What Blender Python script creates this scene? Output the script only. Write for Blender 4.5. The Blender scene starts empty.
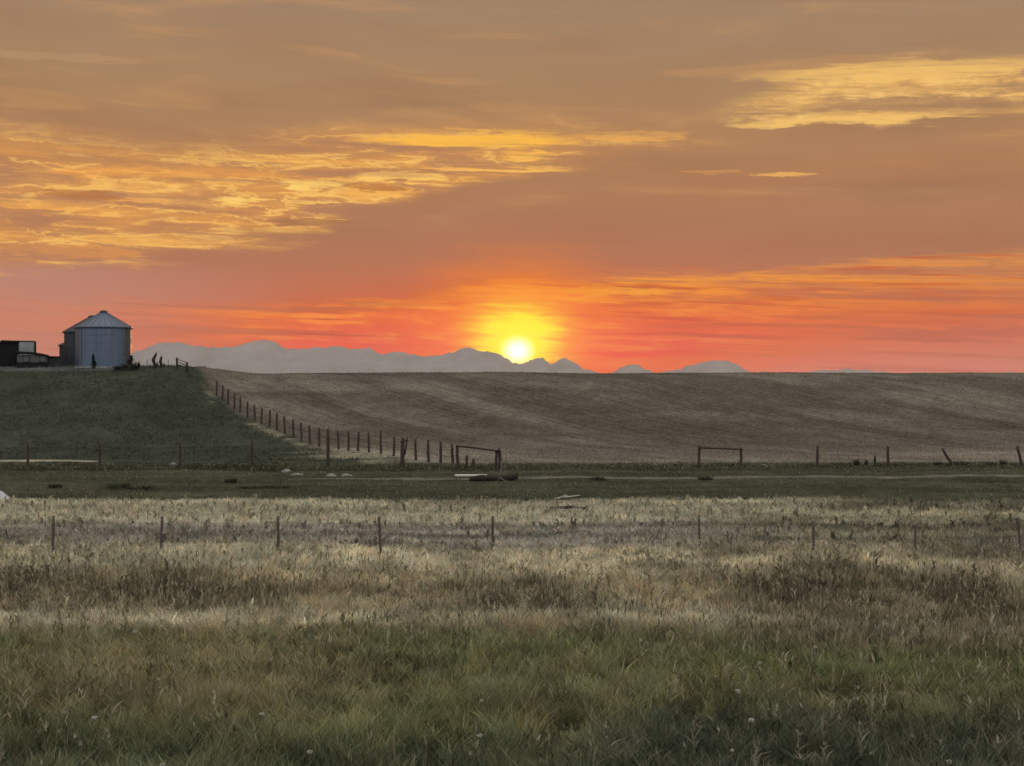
import bpy, bmesh, math, random
import numpy as np
from mathutils import Vector, Matrix

R = math.radians
rng = np.random.default_rng(7)
random.seed(7)
scene = bpy.context.scene
col = scene.collection

# ------------------------------------------------------------------ basics
F = 1500.0            # focal length in pixels of a 1024 px wide frame
CAMZ = 5.5            # eye height above the flat pasture (camera stands on a road bank)
HROW = 390.0          # row of the true horizon


def S(r, g, b, k=1.0):
    def f(c):
        c = c / 255.0
        return (c / 12.92 if c <= 0.04045 else ((c + 0.055) / 1.055) ** 2.4) * k
    return (f(r), f(g), f(b))


def obj(name, me, mat=None, parent=None):
    o = bpy.data.objects.new(name, me)
    col.objects.link(o)
    if mat is not None and not o.data.materials:
        o.data.materials.append(mat)
    if parent is not None:
        o.parent = parent
    return o


def tag(o, label=None, cat=None, group=None, kind=None):
    if label: o['label'] = label
    if cat: o['category'] = cat
    if group: o['group'] = group
    if kind: o['kind'] = kind
    return o


def empty(name, loc, rz=0.0):
    o = bpy.data.objects.new(name, None)
    col.objects.link(o)
    o.empty_display_size = 0.3
    o.location = loc
    o.rotation_euler = (0, 0, rz)
    return o


def mesh_np(name, verts, faces_flat, loop_total, colors=None, smooth=False):
    me = bpy.data.meshes.new(name)
    nv = len(verts)
    me.vertices.add(nv)
    me.vertices.foreach_set('co', np.asarray(verts, dtype=np.float32).ravel())
    lt = np.asarray(loop_total, dtype=np.int32)
    ls = np.concatenate(([0], np.cumsum(lt)[:-1])).astype(np.int32)
    me.loops.add(int(lt.sum()))
    me.loops.foreach_set('vertex_index', np.asarray(faces_flat, dtype=np.int32))
    me.polygons.add(len(lt))
    me.polygons.foreach_set('loop_start', ls)
    me.polygons.foreach_set('loop_total', lt)
    if smooth:
        me.polygons.foreach_set('use_smooth', np.ones(len(lt), dtype=bool))
    if colors is not None:
        at = me.color_attributes.new('tint', 'FLOAT_COLOR', 'POINT')
        c = np.ones((nv, 4), dtype=np.float32)
        c[:, :3] = colors
        at.data.foreach_set('color', c.ravel())
    me.update(calc_edges=True)
    return me


# value noise (numpy)
_tab = np.random.default_rng(3).random((256, 256))


def vnoise(x, y):
    xi = np.floor(x).astype(int); yi = np.floor(y).astype(int)
    fx = x - xi; fy = y - yi
    fx = fx * fx * (3 - 2 * fx); fy = fy * fy * (3 - 2 * fy)
    a = _tab[xi & 255, yi & 255]; b = _tab[(xi + 1) & 255, yi & 255]
    c = _tab[xi & 255, (yi + 1) & 255]; d = _tab[(xi + 1) & 255, (yi + 1) & 255]
    return (a * (1 - fx) + b * fx) * (1 - fy) + (c * (1 - fx) + d * fx) * fy


def fbm(x, y, o=4):
    s = 0; a = 0.5; t = 0
    for i in range(o):
        s = s + a * vnoise(x + 17.3 * i, y + 5.1 * i); t += a
        a *= 0.5; x = x * 2.03; y = y * 2.03
    return s / t


def sstep(a, b, x):
    t = np.clip((x - a) / (b - a), 0, 1)
    return t * t * (3 - 2 * t)


# ------------------------------------------------------------------ terrain
_PY = np.array([-400, -60, 0, 5, 8, 12, 16, 20, 40, 60, 66, 72, 78, 85, 95, 109, 118, 123, 131, 138, 145, 150, 158, 168, 200, 300, 500, 1000, 3000], float)
_PZ = np.array([3.0, 3.6, 3.7, 3.6, 2.6, 1.2, 0.3, 0, 0, 0, 0.02, 0.2, 0.6, 1.05, 1.2, 1.4, 2.1, 2.7, 3.95, 5.3, 6.5, 7.0, 7.3, 7.3, 6.8, 2.0, -10, -25, -30], float)


def _pchip(xk, yk):
    h = np.diff(xk); d = np.diff(yk) / h
    m = np.zeros_like(yk)
    for i in range(1, len(xk) - 1):
        if d[i - 1] * d[i] > 0:
            w1 = 2 * h[i] + h[i - 1]; w2 = h[i] + 2 * h[i - 1]
            m[i] = (w1 + w2) / (w1 / d[i - 1] + w2 / d[i])

    def f(x):
        x = np.clip(x, xk[0], xk[-1])
        i = np.clip(np.searchsorted(xk, x) - 1, 0, len(xk) - 2)
        t = (x - xk[i]) / h[i]
        return ((2 * t**3 - 3 * t**2 + 1) * yk[i] + (t**3 - 2 * t**2 + t) * h[i] * m[i]
                + (-2 * t**3 + 3 * t**2) * yk[i + 1] + (t**3 - t**2) * h[i] * m[i + 1])
    return f


_prof = _pchip(_PY, _PZ)


def terrain(x, y):
    x = np.asarray(x, float); y = np.asarray(y, float)
    s = 1 - sstep(-31.5, -26.6, x)
    up = sstep(95, 112, y)
    z = _prof(y + 14 * s * up) + 0.4 * s * sstep(115, 140, y) * (1 - sstep(190, 260, y))
    near = 1 - sstep(300, 800, y)
    z = z + near * (fbm(x * 0.11 + 40, y * 0.11 + 9, 3) - 0.5) * 0.28 * sstep(14, 24, y)
    return z


def tz(x, y):
    return float(terrain(np.array([x]), np.array([y]))[0])


def spot(px, d):
    """ground point seen in column px, at distance d along the view axis"""
    x = (px - 512) / F * d
    return Vector((x, d, tz(x, d)))


def hit(px, row, d0=20.0, d1=175.0):
    """ground point seen at a pixel"""
    d = np.arange(d0, d1, 0.05)
    x = (px - 512) / F * d
    z = terrain(x, d)
    rr = HROW - (z - CAMZ) / d * F
    k = np.argmax(rr <= row)
    return Vector((x[k], d[k], z[k]))


# ------------------------------------------------------------------ node helpers
class X:
    """tiny expression builder on Math nodes"""
    def __init__(self, nt, s): self.nt = nt; self.s = s

    def _m(self, op, *a, clamp=False):
        n = self.nt.nodes.new('ShaderNodeMath'); n.operation = op; n.use_clamp = clamp
        for i, v in enumerate((self,) + a):
            if isinstance(v, X): self.nt.links.new(v.s, n.inputs[i])
            else: n.inputs[i].default_value = v
        return X(self.nt, n.outputs[0])

    def __add__(self, o): return self._m('ADD', o)
    __radd__ = __add__
    def __sub__(self, o): return self._m('SUBTRACT', o)
    def __rsub__(self, o): return (self * -1.0) + o
    def __mul__(self, o): return self._m('MULTIPLY', o)
    __rmul__ = __mul__
    def __truediv__(self, o): return self._m('DIVIDE', o)
    def pow(self, p): return self._m('POWER', p)
    def max(self, o): return self._m('MAXIMUM', o)
    def min(self, o): return self._m('MINIMUM', o)
    def abs(self): return self._m('ABSOLUTE')
    def exp(self): return self._m('EXPONENT')
    def clamp(self): return self._m('ADD', 0.0, clamp=True)

    def sm(self, a, b):
        """smoothstep from a to b (a < b numbers)"""
        n = self.nt.nodes.new('ShaderNodeMapRange'); n.interpolation_type = 'SMOOTHSTEP'
        self.nt.links.new(self.s, n.inputs['Value'])
        n.inputs['From Min'].default_value = a; n.inputs['From Max'].default_value = b
        n.inputs['To Min'].default_value = 0; n.inputs['To Max'].default_value = 1
        return X(self.nt, n.outputs['Result'])

    def lin(self, a, b, c=0.0, d=1.0):
        n = self.nt.nodes.new('ShaderNodeMapRange')
        self.nt.links.new(self.s, n.inputs['Value'])
        for k, v in zip(('From Min', 'From Max', 'To Min', 'To Max'), (a, b, c, d)): n.inputs[k].default_value = v
        return X(self.nt, n.outputs['Result'])


def vec(nt, x, y, z=0.0):
    n = nt.nodes.new('ShaderNodeCombineXYZ')
    for i, v in enumerate((x, y, z)):
        if isinstance(v, X): nt.links.new(v.s, n.inputs[i])
        else: n.inputs[i].default_value = v
    return n.outputs[0]


def noise(nt, v, scale=1.0, detail=4.0, rough=0.5, dist=0.0):
    n = nt.nodes.new('ShaderNodeTexNoise')
    nt.links.new(v, n.inputs['Vector'])
    n.inputs['Scale'].default_value = scale; n.inputs['Detail'].default_value = detail
    n.inputs['Roughness'].default_value = rough; n.inputs['Distortion'].default_value = dist
    return X(nt, n.outputs[0])


def ramp(nt, fac, stops):
    n = nt.nodes.new('ShaderNodeValToRGB')
    nt.links.new(fac.s, n.inputs[0])
    e = n.color_ramp.elements
    while len(e) > 1: e.remove(e[-1])
    e[0].position = stops[0][0]; e[0].color = (*stops[0][1], 1)
    for p, c in stops[1:]:
        q = e.new(p); q.color = (*c, 1)
    return n.outputs[0]


def curve1(nt, x, x0, x1, pts, y0, y1):
    """piecewise curve through pts (x, y) as a Float Curve node"""
    n = nt.nodes.new('ShaderNodeFloatCurve')
    nt.links.new(x.lin(x0, x1).s, n.inputs['Value'])
    cv = n.mapping.curves[0]
    P = [((a - x0) / (x1 - x0), (b - y0) / (y1 - y0)) for a, b in pts]
    cv.points[0].location = P[0]; cv.points[1].location = P[-1]
    for p in P[1:-1]: cv.points.new(*p)
    n.mapping.use_clip = False
    n.mapping.update()
    return X(nt, n.outputs[0]) * (y1 - y0) + y0


def mix(nt, f, a, b, mode='MIX'):
    n = nt.nodes.new('ShaderNodeMix'); n.data_type = 'RGBA'; n.blend_type = mode
    n.clamp_factor = True
    fi = [s for s in n.inputs if s.name == 'Factor' and s.type == 'VALUE'][0]
    ca = [s for s in n.inputs if s.name == 'A' and s.type == 'RGBA'][0]
    cb = [s for s in n.inputs if s.name == 'B' and s.type == 'RGBA'][0]
    if isinstance(f, X): nt.links.new(f.s, fi)
    else: fi.default_value = f
    for s, v in ((ca, a), (cb, b)):
        if isinstance(v, tuple): s.default_value = (*v, 1)
        else: nt.links.new(v, s)
    return [s for s in n.outputs if s.type == 'RGBA'][0]


# ------------------------------------------------------------------ world: dusk sky with cloud bands
SUN_AZ = R(0.22); SUN_EL = R(1.50)


def ae(px, row):
    dx = px - 512.0
    return math.degrees(math.atan(dx / F)), math.degrees(math.atan((HROW - row) / math.hypot(F, dx)))


def build_world():
    w = bpy.data.worlds.new('World'); scene.world = w; w.use_nodes = True
    nt = w.node_tree; nt.nodes.clear(); L = nt.links
    out = nt.nodes.new('ShaderNodeOutputWorld'); bg = nt.nodes.new('ShaderNodeBackground')
    L.new(bg.outputs[0], out.inputs[0])
    tc = nt.nodes.new('ShaderNodeTexCoord')
    sep = nt.nodes.new('ShaderNodeSeparateXYZ'); L.new(tc.outputs['Generated'], sep.inputs[0])
    x, y, z = (X(nt, sep.outputs[i]) for i in range(3))
    A = x._m('ARCTAN2', y) * (180 / math.pi)           # azimuth from the view axis, degrees
    E = z._m('ARCSINE') * (180 / math.pi)              # elevation, degrees
    Ec = E.max(-1.0)
    # streaky drift noises: clouds lie in thin sheets, so they look long and flat low in the sky
    tilt = Ec + A * 0.035
    big = noise(nt, vec(nt, A * 0.085, tilt * 0.42, 3.1), 1, 3, 0.5)
    mid = noise(nt, vec(nt, A * 0.22, tilt * 1.5, 7.7), 1, 5, 0.55, 0.4)
    fine = noise(nt, vec(nt, A * 0.55, tilt * 4.2, 1.3), 1, 5, 0.6, 0.6)
    puff = noise(nt, vec(nt, A * 1.1, tilt * 2.6, 5.5), 1, 5, 0.6, 0.8)
    Ew = Ec + (mid - 0.5) * 1.7 + (fine - 0.5) * 0.7
    Aw = A + (puff - 0.5) * 2.2

    def bound(pts):
        q = [ae(*p) for p in pts]
        return curve1(nt, A, -26, 26, [(max(-26, min(26, a)), e) for a, e in q], 0, 16)

    def amp(pts):
        return curve1(nt, A, -26, 26, [(max(-26, min(26, ae(p, 300)[0])), v) for p, v in pts], 0, 1).clamp()

    # --- base veil of altostratus, colour by height
    def er(row): return ae(512, row)[1] / 60.0
    base = ramp(nt, (E / 60.0).clamp(), [
        (0.0, S(200, 152, 143)), (er(366), S(208, 138, 120)), (er(345), S(206, 118, 88)), (er(322), S(202, 112, 74)),
        (er(296), S(182, 117, 90)), (er(262), S(173, 119, 91)), (er(225), S(172, 121, 91)), (er(170), S(174, 126, 89)),
        (er(100), S(169, 131, 95)), (er(0), S(161, 131, 104)), (24 / 60, S(150, 132, 118)), (40 / 60, S(148, 145, 150)), (1.0, S(140, 150, 170))])
    base = mix(nt, (big - 0.5).abs().lin(0.0, 0.25, 0.0, 0.35), base, mix(nt, 1.0, base, S(235, 220, 215), 'MULTIPLY'))
    # left low sky is pinker and greyer
    leftlow = A.lin(-17, -8, 1, 0).clamp() * Ec.sm(4.2, 5.0).lin(0, 1, 1, 0)
    c = mix(nt, leftlow * 0.55, base, S(188, 140, 128))
    # warmth spreading out from the sun along the horizon
    da = (A - math.degrees(SUN_AZ)); de = (E - math.degrees(SUN_EL))
    wide = ((da * da) * (1 / 110.0) + (de * de) * (1 / 6.5)).pow(0.5)
    glow1 = (wide * wide * -1.0).exp()
    c = mix(nt, glow1 * 0.85, c, S(234, 92, 40))

    # --- low burning band
    hi3 = bound([(-190, 290), (0, 292), (150, 300), (300, 303), (400, 293), (500, 281), (600, 275), (750, 267), (900, 257), (1024, 249), (1210, 242)])
    am3 = amp([(-190, .3), (0, .4), (160, .55), (260, .85), (400, 1.0), (520, 1), (700, .95), (860, .8), (1024, .72), (1210, .6)])
    below = hi3 - Ew
    band3 = below.sm(-0.12, 0.35) * below.lin(0.5, 3.6, 1.0, 0.12).clamp() * am3
    long = noise(nt, vec(nt, A * 0.10, tilt * 2.6, 13.3), 1, 5, 0.62, 0.5)
    t3 = (fine * 0.3 + mid * 0.2 + long * 0.5).sm(0.41, 0.56)
    b3col = ramp(nt, (Ec / 6.0).clamp(), [(0.1, S(226, 96, 70)), (0.3, S(238, 98, 46)), (0.5, S(240, 122, 48)), (0.68, S(238, 148, 60)), (0.85, S(228, 148, 74))])
    c = mix(nt, band3 * t3.lin(0, 1, 0.3, 1.0), c, b3col)
    hot = glow1 * band3 * (fine * 0.35 + puff * 0.15 + long * 0.5).sm(0.47, 0.58)
    c = mix(nt, hot * 0.9, c, S(252, 176, 66))
    # thin red-brown bars across the low band
    bars = band3 * (1.0 - (noise(nt, vec(nt, A * 0.16, tilt * 5.0, 9.2), 1, 3, 0.5)).sm(0.36, 0.47))
    c = mix(nt, bars * 0.8, c, S(190, 78, 48))
    bar2 = below.sm(-0.1, 0.3) * (noise(nt, vec(nt, A * 0.11, tilt * 3.1, 77.0), 1, 4, 0.55, 0.4)).sm(0.53, 0.64) * wide.sm(0.35, 1.0)
    c = mix(nt, bar2 * 0.5, c, S(172, 98, 80))

    c = mix(nt, A.lin(-18, -7, 1, 0).clamp() * (1.0 - Ec.sm(2.8, 4.6)) * 0.6, c, S(188, 131, 112))
    c = mix(nt, A.lin(6, 18, 0, 1).clamp() * (1.0 - Ec.sm(1.6, 3.4)) * 0.5, c, S(200, 124, 106))
    # --- golden field, upper left
    lo1 = bound([(-190, 282), (0, 276), (110, 268), (220, 250), (300, 242), (360, 216), (420, 200), (560, 174), (700, 152), (1210, 130)])
    hi1 = bound([(-190, 118), (0, 120), (200, 142), (300, 130), (360, 122), (480, 118), (600, 120), (700, 125), (1210, 110)])
    am1 = amp([(-190, .8), (0, .85), (250, .95), (400, 1), (500, .9), (580, .6), (680, .25), (800, .05), (1210, 0)])
    f1 = (Ew - lo1).sm(-0.1, 0.7) * (hi1 - Ew).sm(-0.5, 1.2) * am1
    t1 = (mid * 0.35 + long * 0.45 + fine * 0.2).sm(0.40, 0.58)
    c = mix(nt, f1 * t1.lin(0, 1, 0.25, 0.95), c, S(222, 153, 80))
    e1 = f1 * (mid * 0.3 + long * 0.4 + fine * 0.15 + puff * 0.15).sm(0.53, 0.62)
    c = mix(nt, e1 * 0.85, c, S(244, 186, 98))
    pat = noise(nt, vec(nt, Aw * 0.16, tilt * 0.95 + (puff - 0.5) * 0.5, 57.0), 1, 4, 0.55, 0.6)
    gap = f1 * (1.0 - (pat * 0.7 + mid * 0.3).sm(0.42, 0.52))
    c = mix(nt, gap * 0.62, c, S(170, 120, 92))
    rdg = (noise(nt, vec(nt, Aw * 0.30, tilt * 2.1 + (puff - 0.5) * 0.8, 41.0), 1, 5, 0.6, 0.7) - 0.5).abs()
    edge = f1 * (1.0 - rdg.sm(0.0, 0.035)) * (long.sm(0.42, 0.56))
    lit = f1 * (1.0 - (pat * 0.7 + mid * 0.3 - 0.515).abs().sm(0.0, 0.03)) * (long.sm(0.38, 0.5))
    c = mix(nt, edge * 0.35, c, S(248, 192, 106))
    c = mix(nt, lit * 0.68, c, S(252, 200, 108))
    # --- pale streak cloud, upper right
    lo2 = bound([(-190, 120), (640, 120), (700, 119), (760, 126), (900, 124), (1024, 116), (1210, 104)])
    hi2 = bound([(-190, 108), (640, 110), (700, 108), (760, 84), (850, 62), (1024, 50), (1210, 44)])
    am2 = amp([(-190, 0), (640, 0), (690, .1), (740, .6), (820, 1), (1024, 1), (1210, .8)])
    f2 = (Ew - lo2).sm(-0.1, 0.35) * (hi2 - Ew).sm(-0.3, 0.9) * am2 * long.sm(0.34, 0.50).lin(0, 1, 0.25, 1.0)
    c = mix(nt, f2 * (mid * 0.4 + fine * 0.25 + long * 0.35).sm(0.36, 0.58).lin(0, 1, 0.12, 0.95), c, S(226, 173, 100))
    c = mix(nt, f2 * (fine * 0.25 + puff * 0.35 + long * 0.4).sm(0.5, 0.6) * 0.8, c, S(244, 196, 118))
    c = mix(nt, f2 * (1.0 - rdg.sm(0.0, 0.05)) * 0.3, c, S(248, 206, 128))
    c = mix(nt, f2 * (1.0 - (mid * 0.5 + puff * 0.5).sm(0.40, 0.48)) * 0.55, c, S(170, 128, 94))
    # faint wisps in the upper veil
    wz = Ec.sm(5.5, 8.0) * (noise(nt, vec(nt, A * 0.13, tilt * 1.1, 21.0), 1, 5, 0.6, 0.5)).sm(0.52, 0.72)
    c = mix(nt, wz * 0.42, c, S(204, 152, 98))
    dz = Ec.sm(4.5, 6.0) * (noise(nt, vec(nt, A * 0.1, tilt * 0.8, 33.0), 1, 5, 0.55, 0.3)).sm(0.52, 0.74)
    c = mix(nt, dz * 0.4, c, S(150, 112, 86))

    # --- single lit cloud edges and small dark clouds
    Ab = A + (puff - 0.5) * 1.6 + (mid - 0.5) * 4.0
    Eb = Ec + (long - 0.5) * 0.9 + (fine - 0.5) * 0.5 + (puff - 0.5) * 0.25
    tex = (fine * 0.4 + long * 0.6).sm(0.38, 0.56).lin(0, 1, 0.45, 1.0)
    for (px, row, hw, hh, k, colr) in [
            (247, 200, 24, 3.0, .95, (252, 208, 112)), (304, 201, 22, 2.4, .85, (248, 196, 104)), (314, 185, 36, 3.0, .95, (252, 206, 112)),
            (412, 178, 46, 3.5, 1.0, (252, 200, 106)), (385, 190, 34, 4.5, .8, (240, 176, 88)), (500, 170, 80, 3.4, .9, (250, 188, 92)),
            (470, 140, 115, 9.0, .95, (250, 186, 76)), (530, 156, 30, 5.0, .9, (250, 186, 84)), (640, 135, 56, 3.0, .6, (238, 172, 88)),
            (790, 174, 42, 3.0, .95, (238, 176, 96)), (700, 171, 40, 3.0, .5, (220, 156, 86)), (850, 119, 110, 4.0, .95, (240, 190, 108)),
            (905, 70, 130, 9.0, .8, (240, 190, 108)), (45, 205, 60, 4.0, .6, (240, 170, 84)), (140, 196, 40, 4.0, .6, (244, 180, 92)),
            (120, 213, 12, 3.0, .7, (246, 188, 100)), (170, 173, 120, 7.0, .6, (236, 160, 76)), (60, 250, 70, 7.0, .5, (232, 156, 78)),
            (310, 221, 46, 4.2, .8, (160, 108, 76)), (80, 192, 40, 3.5, .7, (176, 112, 66)), (375, 187, 24, 2.5, .7, (170, 104, 60)),
            (905, 103, 90, 8.0, .75, (166, 126, 92)), (30, 100, 40, 12., .4, (196, 146, 94)), (60, 56, 90, 3.0, .4, (190, 152, 112)),
            (520, 303, 60, 2.6, .8, (206, 92, 30)), (500, 318, 70, 2.0, .6, (200, 80, 34)), (960, 334, 110, 6.0, .6, (176, 100, 84)),
            (600, 352, 80, 2.2, .7, (228, 62, 40)), (560, 290, 100, 5.0, .6, (252, 172, 56))]:
        a0, e0 = ae(px, row)
        u = (Ab - a0) * (1 / (hw * 0.0382)); v = (Eb - e0 + (A - a0) * 0.006) * (1 / (hh * 0.0382))
        g = (u * u + v * v).lin(0.55, 1.3, 1, 0).clamp()
        c = mix(nt, g * k * tex, c, S(*colr))

    # --- sun seen through the haze: white-yellow heart, yellow ring, orange veil
    dd = ((da * da) * 0.75 + de * de).pow(0.5)
    ring = ((da * da) * 0.62 + (de - 0.35) * (de - 0.35)).pow(0.5) + (fine - 0.5) * 1.5 + (long - 0.5) * 1.2
    c = mix(nt, (1.0 - ring.sm(0.4, 4.6)) * 0.8, c, S(255, 136, 26))
    c = mix(nt, (1.0 - ring.sm(0.3, 2.4)) * 0.9, c, S(255, 206, 22))
    c = mix(nt, (1.0 - ring.sm(0.4, 1.7)) * 0.95, c, S(255, 242, 36))
    heart = (1.0 - dd.sm(0.0, 0.86)).pow(1.6)
    c = mix(nt, heart, c, (1.7, 1.6, 1.15))

    # the band of air below the mountain tops dims and veils what lies behind it: the dusk outside it is that much stronger
    T = (z.max(0.004).pow(-1.0) * HAZE_H).min(HAZE_L) * (-HAZE)
    T = T.exp()
    hz = nt.nodes.new('ShaderNodeVectorMath'); hz.operation = 'SUBTRACT'
    L.new(c, hz.inputs[0])
    iv = nt.nodes.new('ShaderNodeVectorMath'); iv.operation = 'SCALE'; iv.inputs[0].default_value = HAZE_I
    L.new((1.0 - T).s, iv.inputs['Scale']); L.new(iv.outputs[0], hz.inputs[1])
    h2 = nt.nodes.new('ShaderNodeVectorMath'); h2.operation = 'SCALE'; L.new(hz.outputs[0], h2.inputs[0]); L.new(T.pow(-1.0).s, h2.inputs['Scale'])
    h3 = nt.nodes.new('ShaderNodeVectorMath'); h3.operation = 'MAXIMUM'; L.new(h2.outputs[0], h3.inputs[0]); h3.inputs[1].default_value = (0, 0, 0)
    c = h3.outputs[0]

    # --- clear evening sky overhead and behind, where the cloud deck ends
    sky = nt.nodes.new('ShaderNodeTexSky'); sky.sky_type = 'NISHITA'; sky.sun_disc = False
    sky.sun_elevation = SUN_EL; sky.sun_rotation = SUN_AZ; sky.air_density = 1.2; sky.dust_density = 1.5; sky.ozone_density = 2.0
    skys = mix(nt, 1.0, sky.outputs[0], (SKY_K, SKY_K, SKY_K), 'MULTIPLY')
    deck = y.lin(-0.15, 0.55).clamp() * (1.0 - E.sm(26, 55))
    back = mix(nt, 1.0, skys, BACK, 'ADD')
    c = mix(nt, deck, back, c)
    L.new(c, bg.inputs['Color'])
    bg.inputs['Strength'].default_value = 1.0
    w.cycles.sampling_method = 'MANUAL'; w.cycles.sample_map_resolution = 1024


SKY_K = 0.10
BACK = (0.84, 0.82, 0.82)
HAZE = 0.9e-5
HAZE_H = 2200.0; HAZE_L = 66000.0; HAZE_I = (0.34, 0.275, 0.18)
build_world()

sl = bpy.data.lights.new('sun', 'SUN'); sl.energy = 1.2; sl.angle = R(0.5); sl.color = (1.0, 0.42, 0.14)
so = bpy.data.objects.new('sun', sl); col.objects.link(so)
dirv = Vector((math.sin(SUN_AZ) * math.cos(SUN_EL), math.cos(SUN_AZ) * math.cos(SUN_EL), math.sin(SUN_EL)))
so.rotation_euler = (-dirv).to_track_quat('-Z', 'Y').to_euler()
so.location = (0, 0, 60)

cam = bpy.data.cameras.new('camera'); co = bpy.data.objects.new('camera', cam); col.objects.link(co)
cam.sensor_width = 36; cam.lens = 36 * F / 1024; cam.clip_start = 0.5; cam.clip_end = 200000
co.location = (0, 0, CAMZ); co.rotation_euler = (R(90) + math.atan((HROW - 383) / F), 0, 0)
scene.camera = co


# ------------------------------------------------------------------ materials
def mat_base(name):
    m = bpy.data.materials.new(name); m.use_nodes = True
    nt = m.node_tree
    return m, nt, nt.nodes['Principled BSDF']


def mat_simple(name, c, rough=0.8, metal=0.0, nscale=6.0, var=0.35, bump=0.0, stretch=(1, 1, 1), spec=0.3):
    m, nt, b = mat_base(name)
    tc = nt.nodes.new('ShaderNodeTexCoord')
    mp = nt.nodes.new('ShaderNodeMapping'); nt.links.new(tc.outputs['Object'], mp.inputs[0])
    mp.inputs['Scale'].default_value = stretch
    n = noise(nt, mp.outputs[0], nscale, 5, 0.6)
    cc = ramp(nt, n, [(0.3, tuple(v * (1 - var) for v in c)), (0.7, tuple(min(1, v * (1 + var)) for v in c))])
    nt.links.new(cc, b.inputs['Base Color'])
    b.inputs['Roughness'].default_value = rough; b.inputs['Metallic'].default_value = metal
    b.inputs['Specular IOR Level'].default_value = spec
    if bump:
        bn = nt.nodes.new('ShaderNodeBump'); bn.inputs['Strength'].default_value = bump; bn.inputs['Distance'].default_value = 0.02
        nt.links.new(n.s, bn.inputs['Height']); nt.links.new(bn.outputs[0], b.inputs['Normal'])
    return m


def mat_tint(name, transl=0.0, rough=0.9, vscale=0.0):
    """colour from the 'tint' attribute (species and dryness of each blade), part of the light passes through leaves"""
    m, nt, b = mat_base(name)
    at = nt.nodes.new('ShaderNodeAttribute'); at.attribute_name = 'tint'
    nt.links.new(at.outputs['Color'], b.inputs['Base Color'])
    b.inputs['Roughness'].default_value = rough
    b.inputs['Specular IOR Level'].default_value = 0.15
    if transl:
        tr = nt.nodes.new('ShaderNodeBsdfTranslucent'); nt.links.new(at.outputs['Color'], tr.inputs[0])
        ms = nt.nodes.new('ShaderNodeMixShader'); ms.inputs[0].default_value = transl
        o = nt.nodes['Material Output']
        nt.links.new(b.outputs[0], ms.inputs[1]); nt.links.new(tr.outputs[0], ms.inputs[2]); nt.links.new(ms.outputs[0], o.inputs[0])
    return m


M_wood = mat_simple('weathered_wood', (0.055, 0.042, 0.032), 0.9, 0, 3, 0.4, 0.5, (8, 8, 1))
M_wood_red = mat_simple('brown_wood', (0.052, 0.036, 0.028), 0.85, 0, 3, 0.4, 0.4, (8, 8, 1))
M_wood_grey = mat_simple('grey_weathered_wood', (0.085, 0.072, 0.058), 0.9, 0, 3, 0.4, 0.5, (8, 8, 1))
M_wire = mat_simple('fence_wire', (0.16, 0.15, 0.14), 0.5, 0.6, 20, 0.2)
M_pale = mat_simple('bleached_board', (0.46, 0.43, 0.38), 0.85, 0, 4, 0.2, 0.3, (1, 8, 8))
M_log = mat_simple('dark_log', (0.035, 0.026, 0.02), 0.95, 0, 5, 0.4, 0.6)
M_rock = mat_simple('pale_rock', (0.21, 0.20, 0.175), 0.95, 0, 5, 0.3, 0.6)
M_rockd = mat_simple('dark_rock', (0.07, 0.062, 0.052), 0.95, 0, 5, 0.3, 0.6)
M_white = mat_simple('white_rock', (0.5, 0.49, 0.48), 0.9, 0, 3, 0.15, 0.5)
M_branch = mat_simple('dry_branch', (0.17, 0.14, 0.11), 0.9, 0, 8, 0.3)
M_leaf = mat_tint('leaves', 0.25)
M_grass = mat_tint('grass', 0.3)
M_black = mat_simple('tarred_boards', (0.012, 0.012, 0.013), 0.9, 0, 4, 0.4)
M_dark = mat_simple('dark_boards', (0.035, 0.038, 0.038), 0.9, 0, 4, 0.35, 0.3)
M_greywall = mat_simple('grey_boards', (0.11, 0.115, 0.105), 0.9, 0, 4, 0.3)
M_roofd = mat_simple('dark_roofing', (0.012, 0.012, 0.012), 0.85, 0, 4, 0.3)
M_boxside = mat_simple('grey_painted_metal', (0.34, 0.35, 0.35), 0.6, 0.0, 2, 0.18)
M_glass = mat_simple('dusty_glass', (0.10, 0.11, 0.11), 0.25, 0.0, 4, 0.3)


def mat_steel(name, c, rings):
    m, nt, b = mat_base(name)
    tc = nt.nodes.new('ShaderNodeTexCoord')
    sp = nt.nodes.new('ShaderNodeSeparateXYZ'); nt.links.new(tc.outputs['Object'], sp.inputs[0])
    n = noise(nt, tc.outputs['Object'], 1.1, 5, 0.6)
    mp = nt.nodes.new('ShaderNodeMapping'); nt.links.new(tc.outputs['Object'], mp.inputs[0]); mp.inputs['Scale'].default_value = (3, 3, 0.25)
    st = noise(nt, mp.outputs[0], 1.6, 4, 0.6)
    cc = ramp(nt, n * 0.5 + st * 0.5, [(0.32, tuple(v * 0.72 for v in c)), (0.68, c)])
    nt.links.new(cc, b.inputs['Base Color'])
    b.inputs['Metallic'].default_value = 0.85
    nt.links.new(n.lin(0.3, 0.7, 0.34, 0.52).s, b.inputs['Roughness'])
    if rings:
        zz = X(nt, sp.outputs[2])
        rip = (zz * 59.0)._m('SINE')
        bn = nt.nodes.new('ShaderNodeBump'); bn.inputs['Strength'].default_value = 0.5; bn.inputs['Distance'].default_value = 0.012
        nt.links.new(rip.s, bn.inputs['Height']); nt.links.new(bn.outputs[0], b.inputs['Normal'])
    return m


M_steel = mat_steel('galvanised_steel', (0.145, 0.19, 0.255), True)
M_steelroof = mat_steel('galvanised_roof', (0.16, 0.195, 0.24), False)
M_steeldark = mat_steel('weathered_steel', (0.055, 0.068, 0.080), True)
M_trim = mat_simple('dark_steel_trim', (0.06, 0.065, 0.07), 0.6, 0.6, 5, 0.2)

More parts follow.
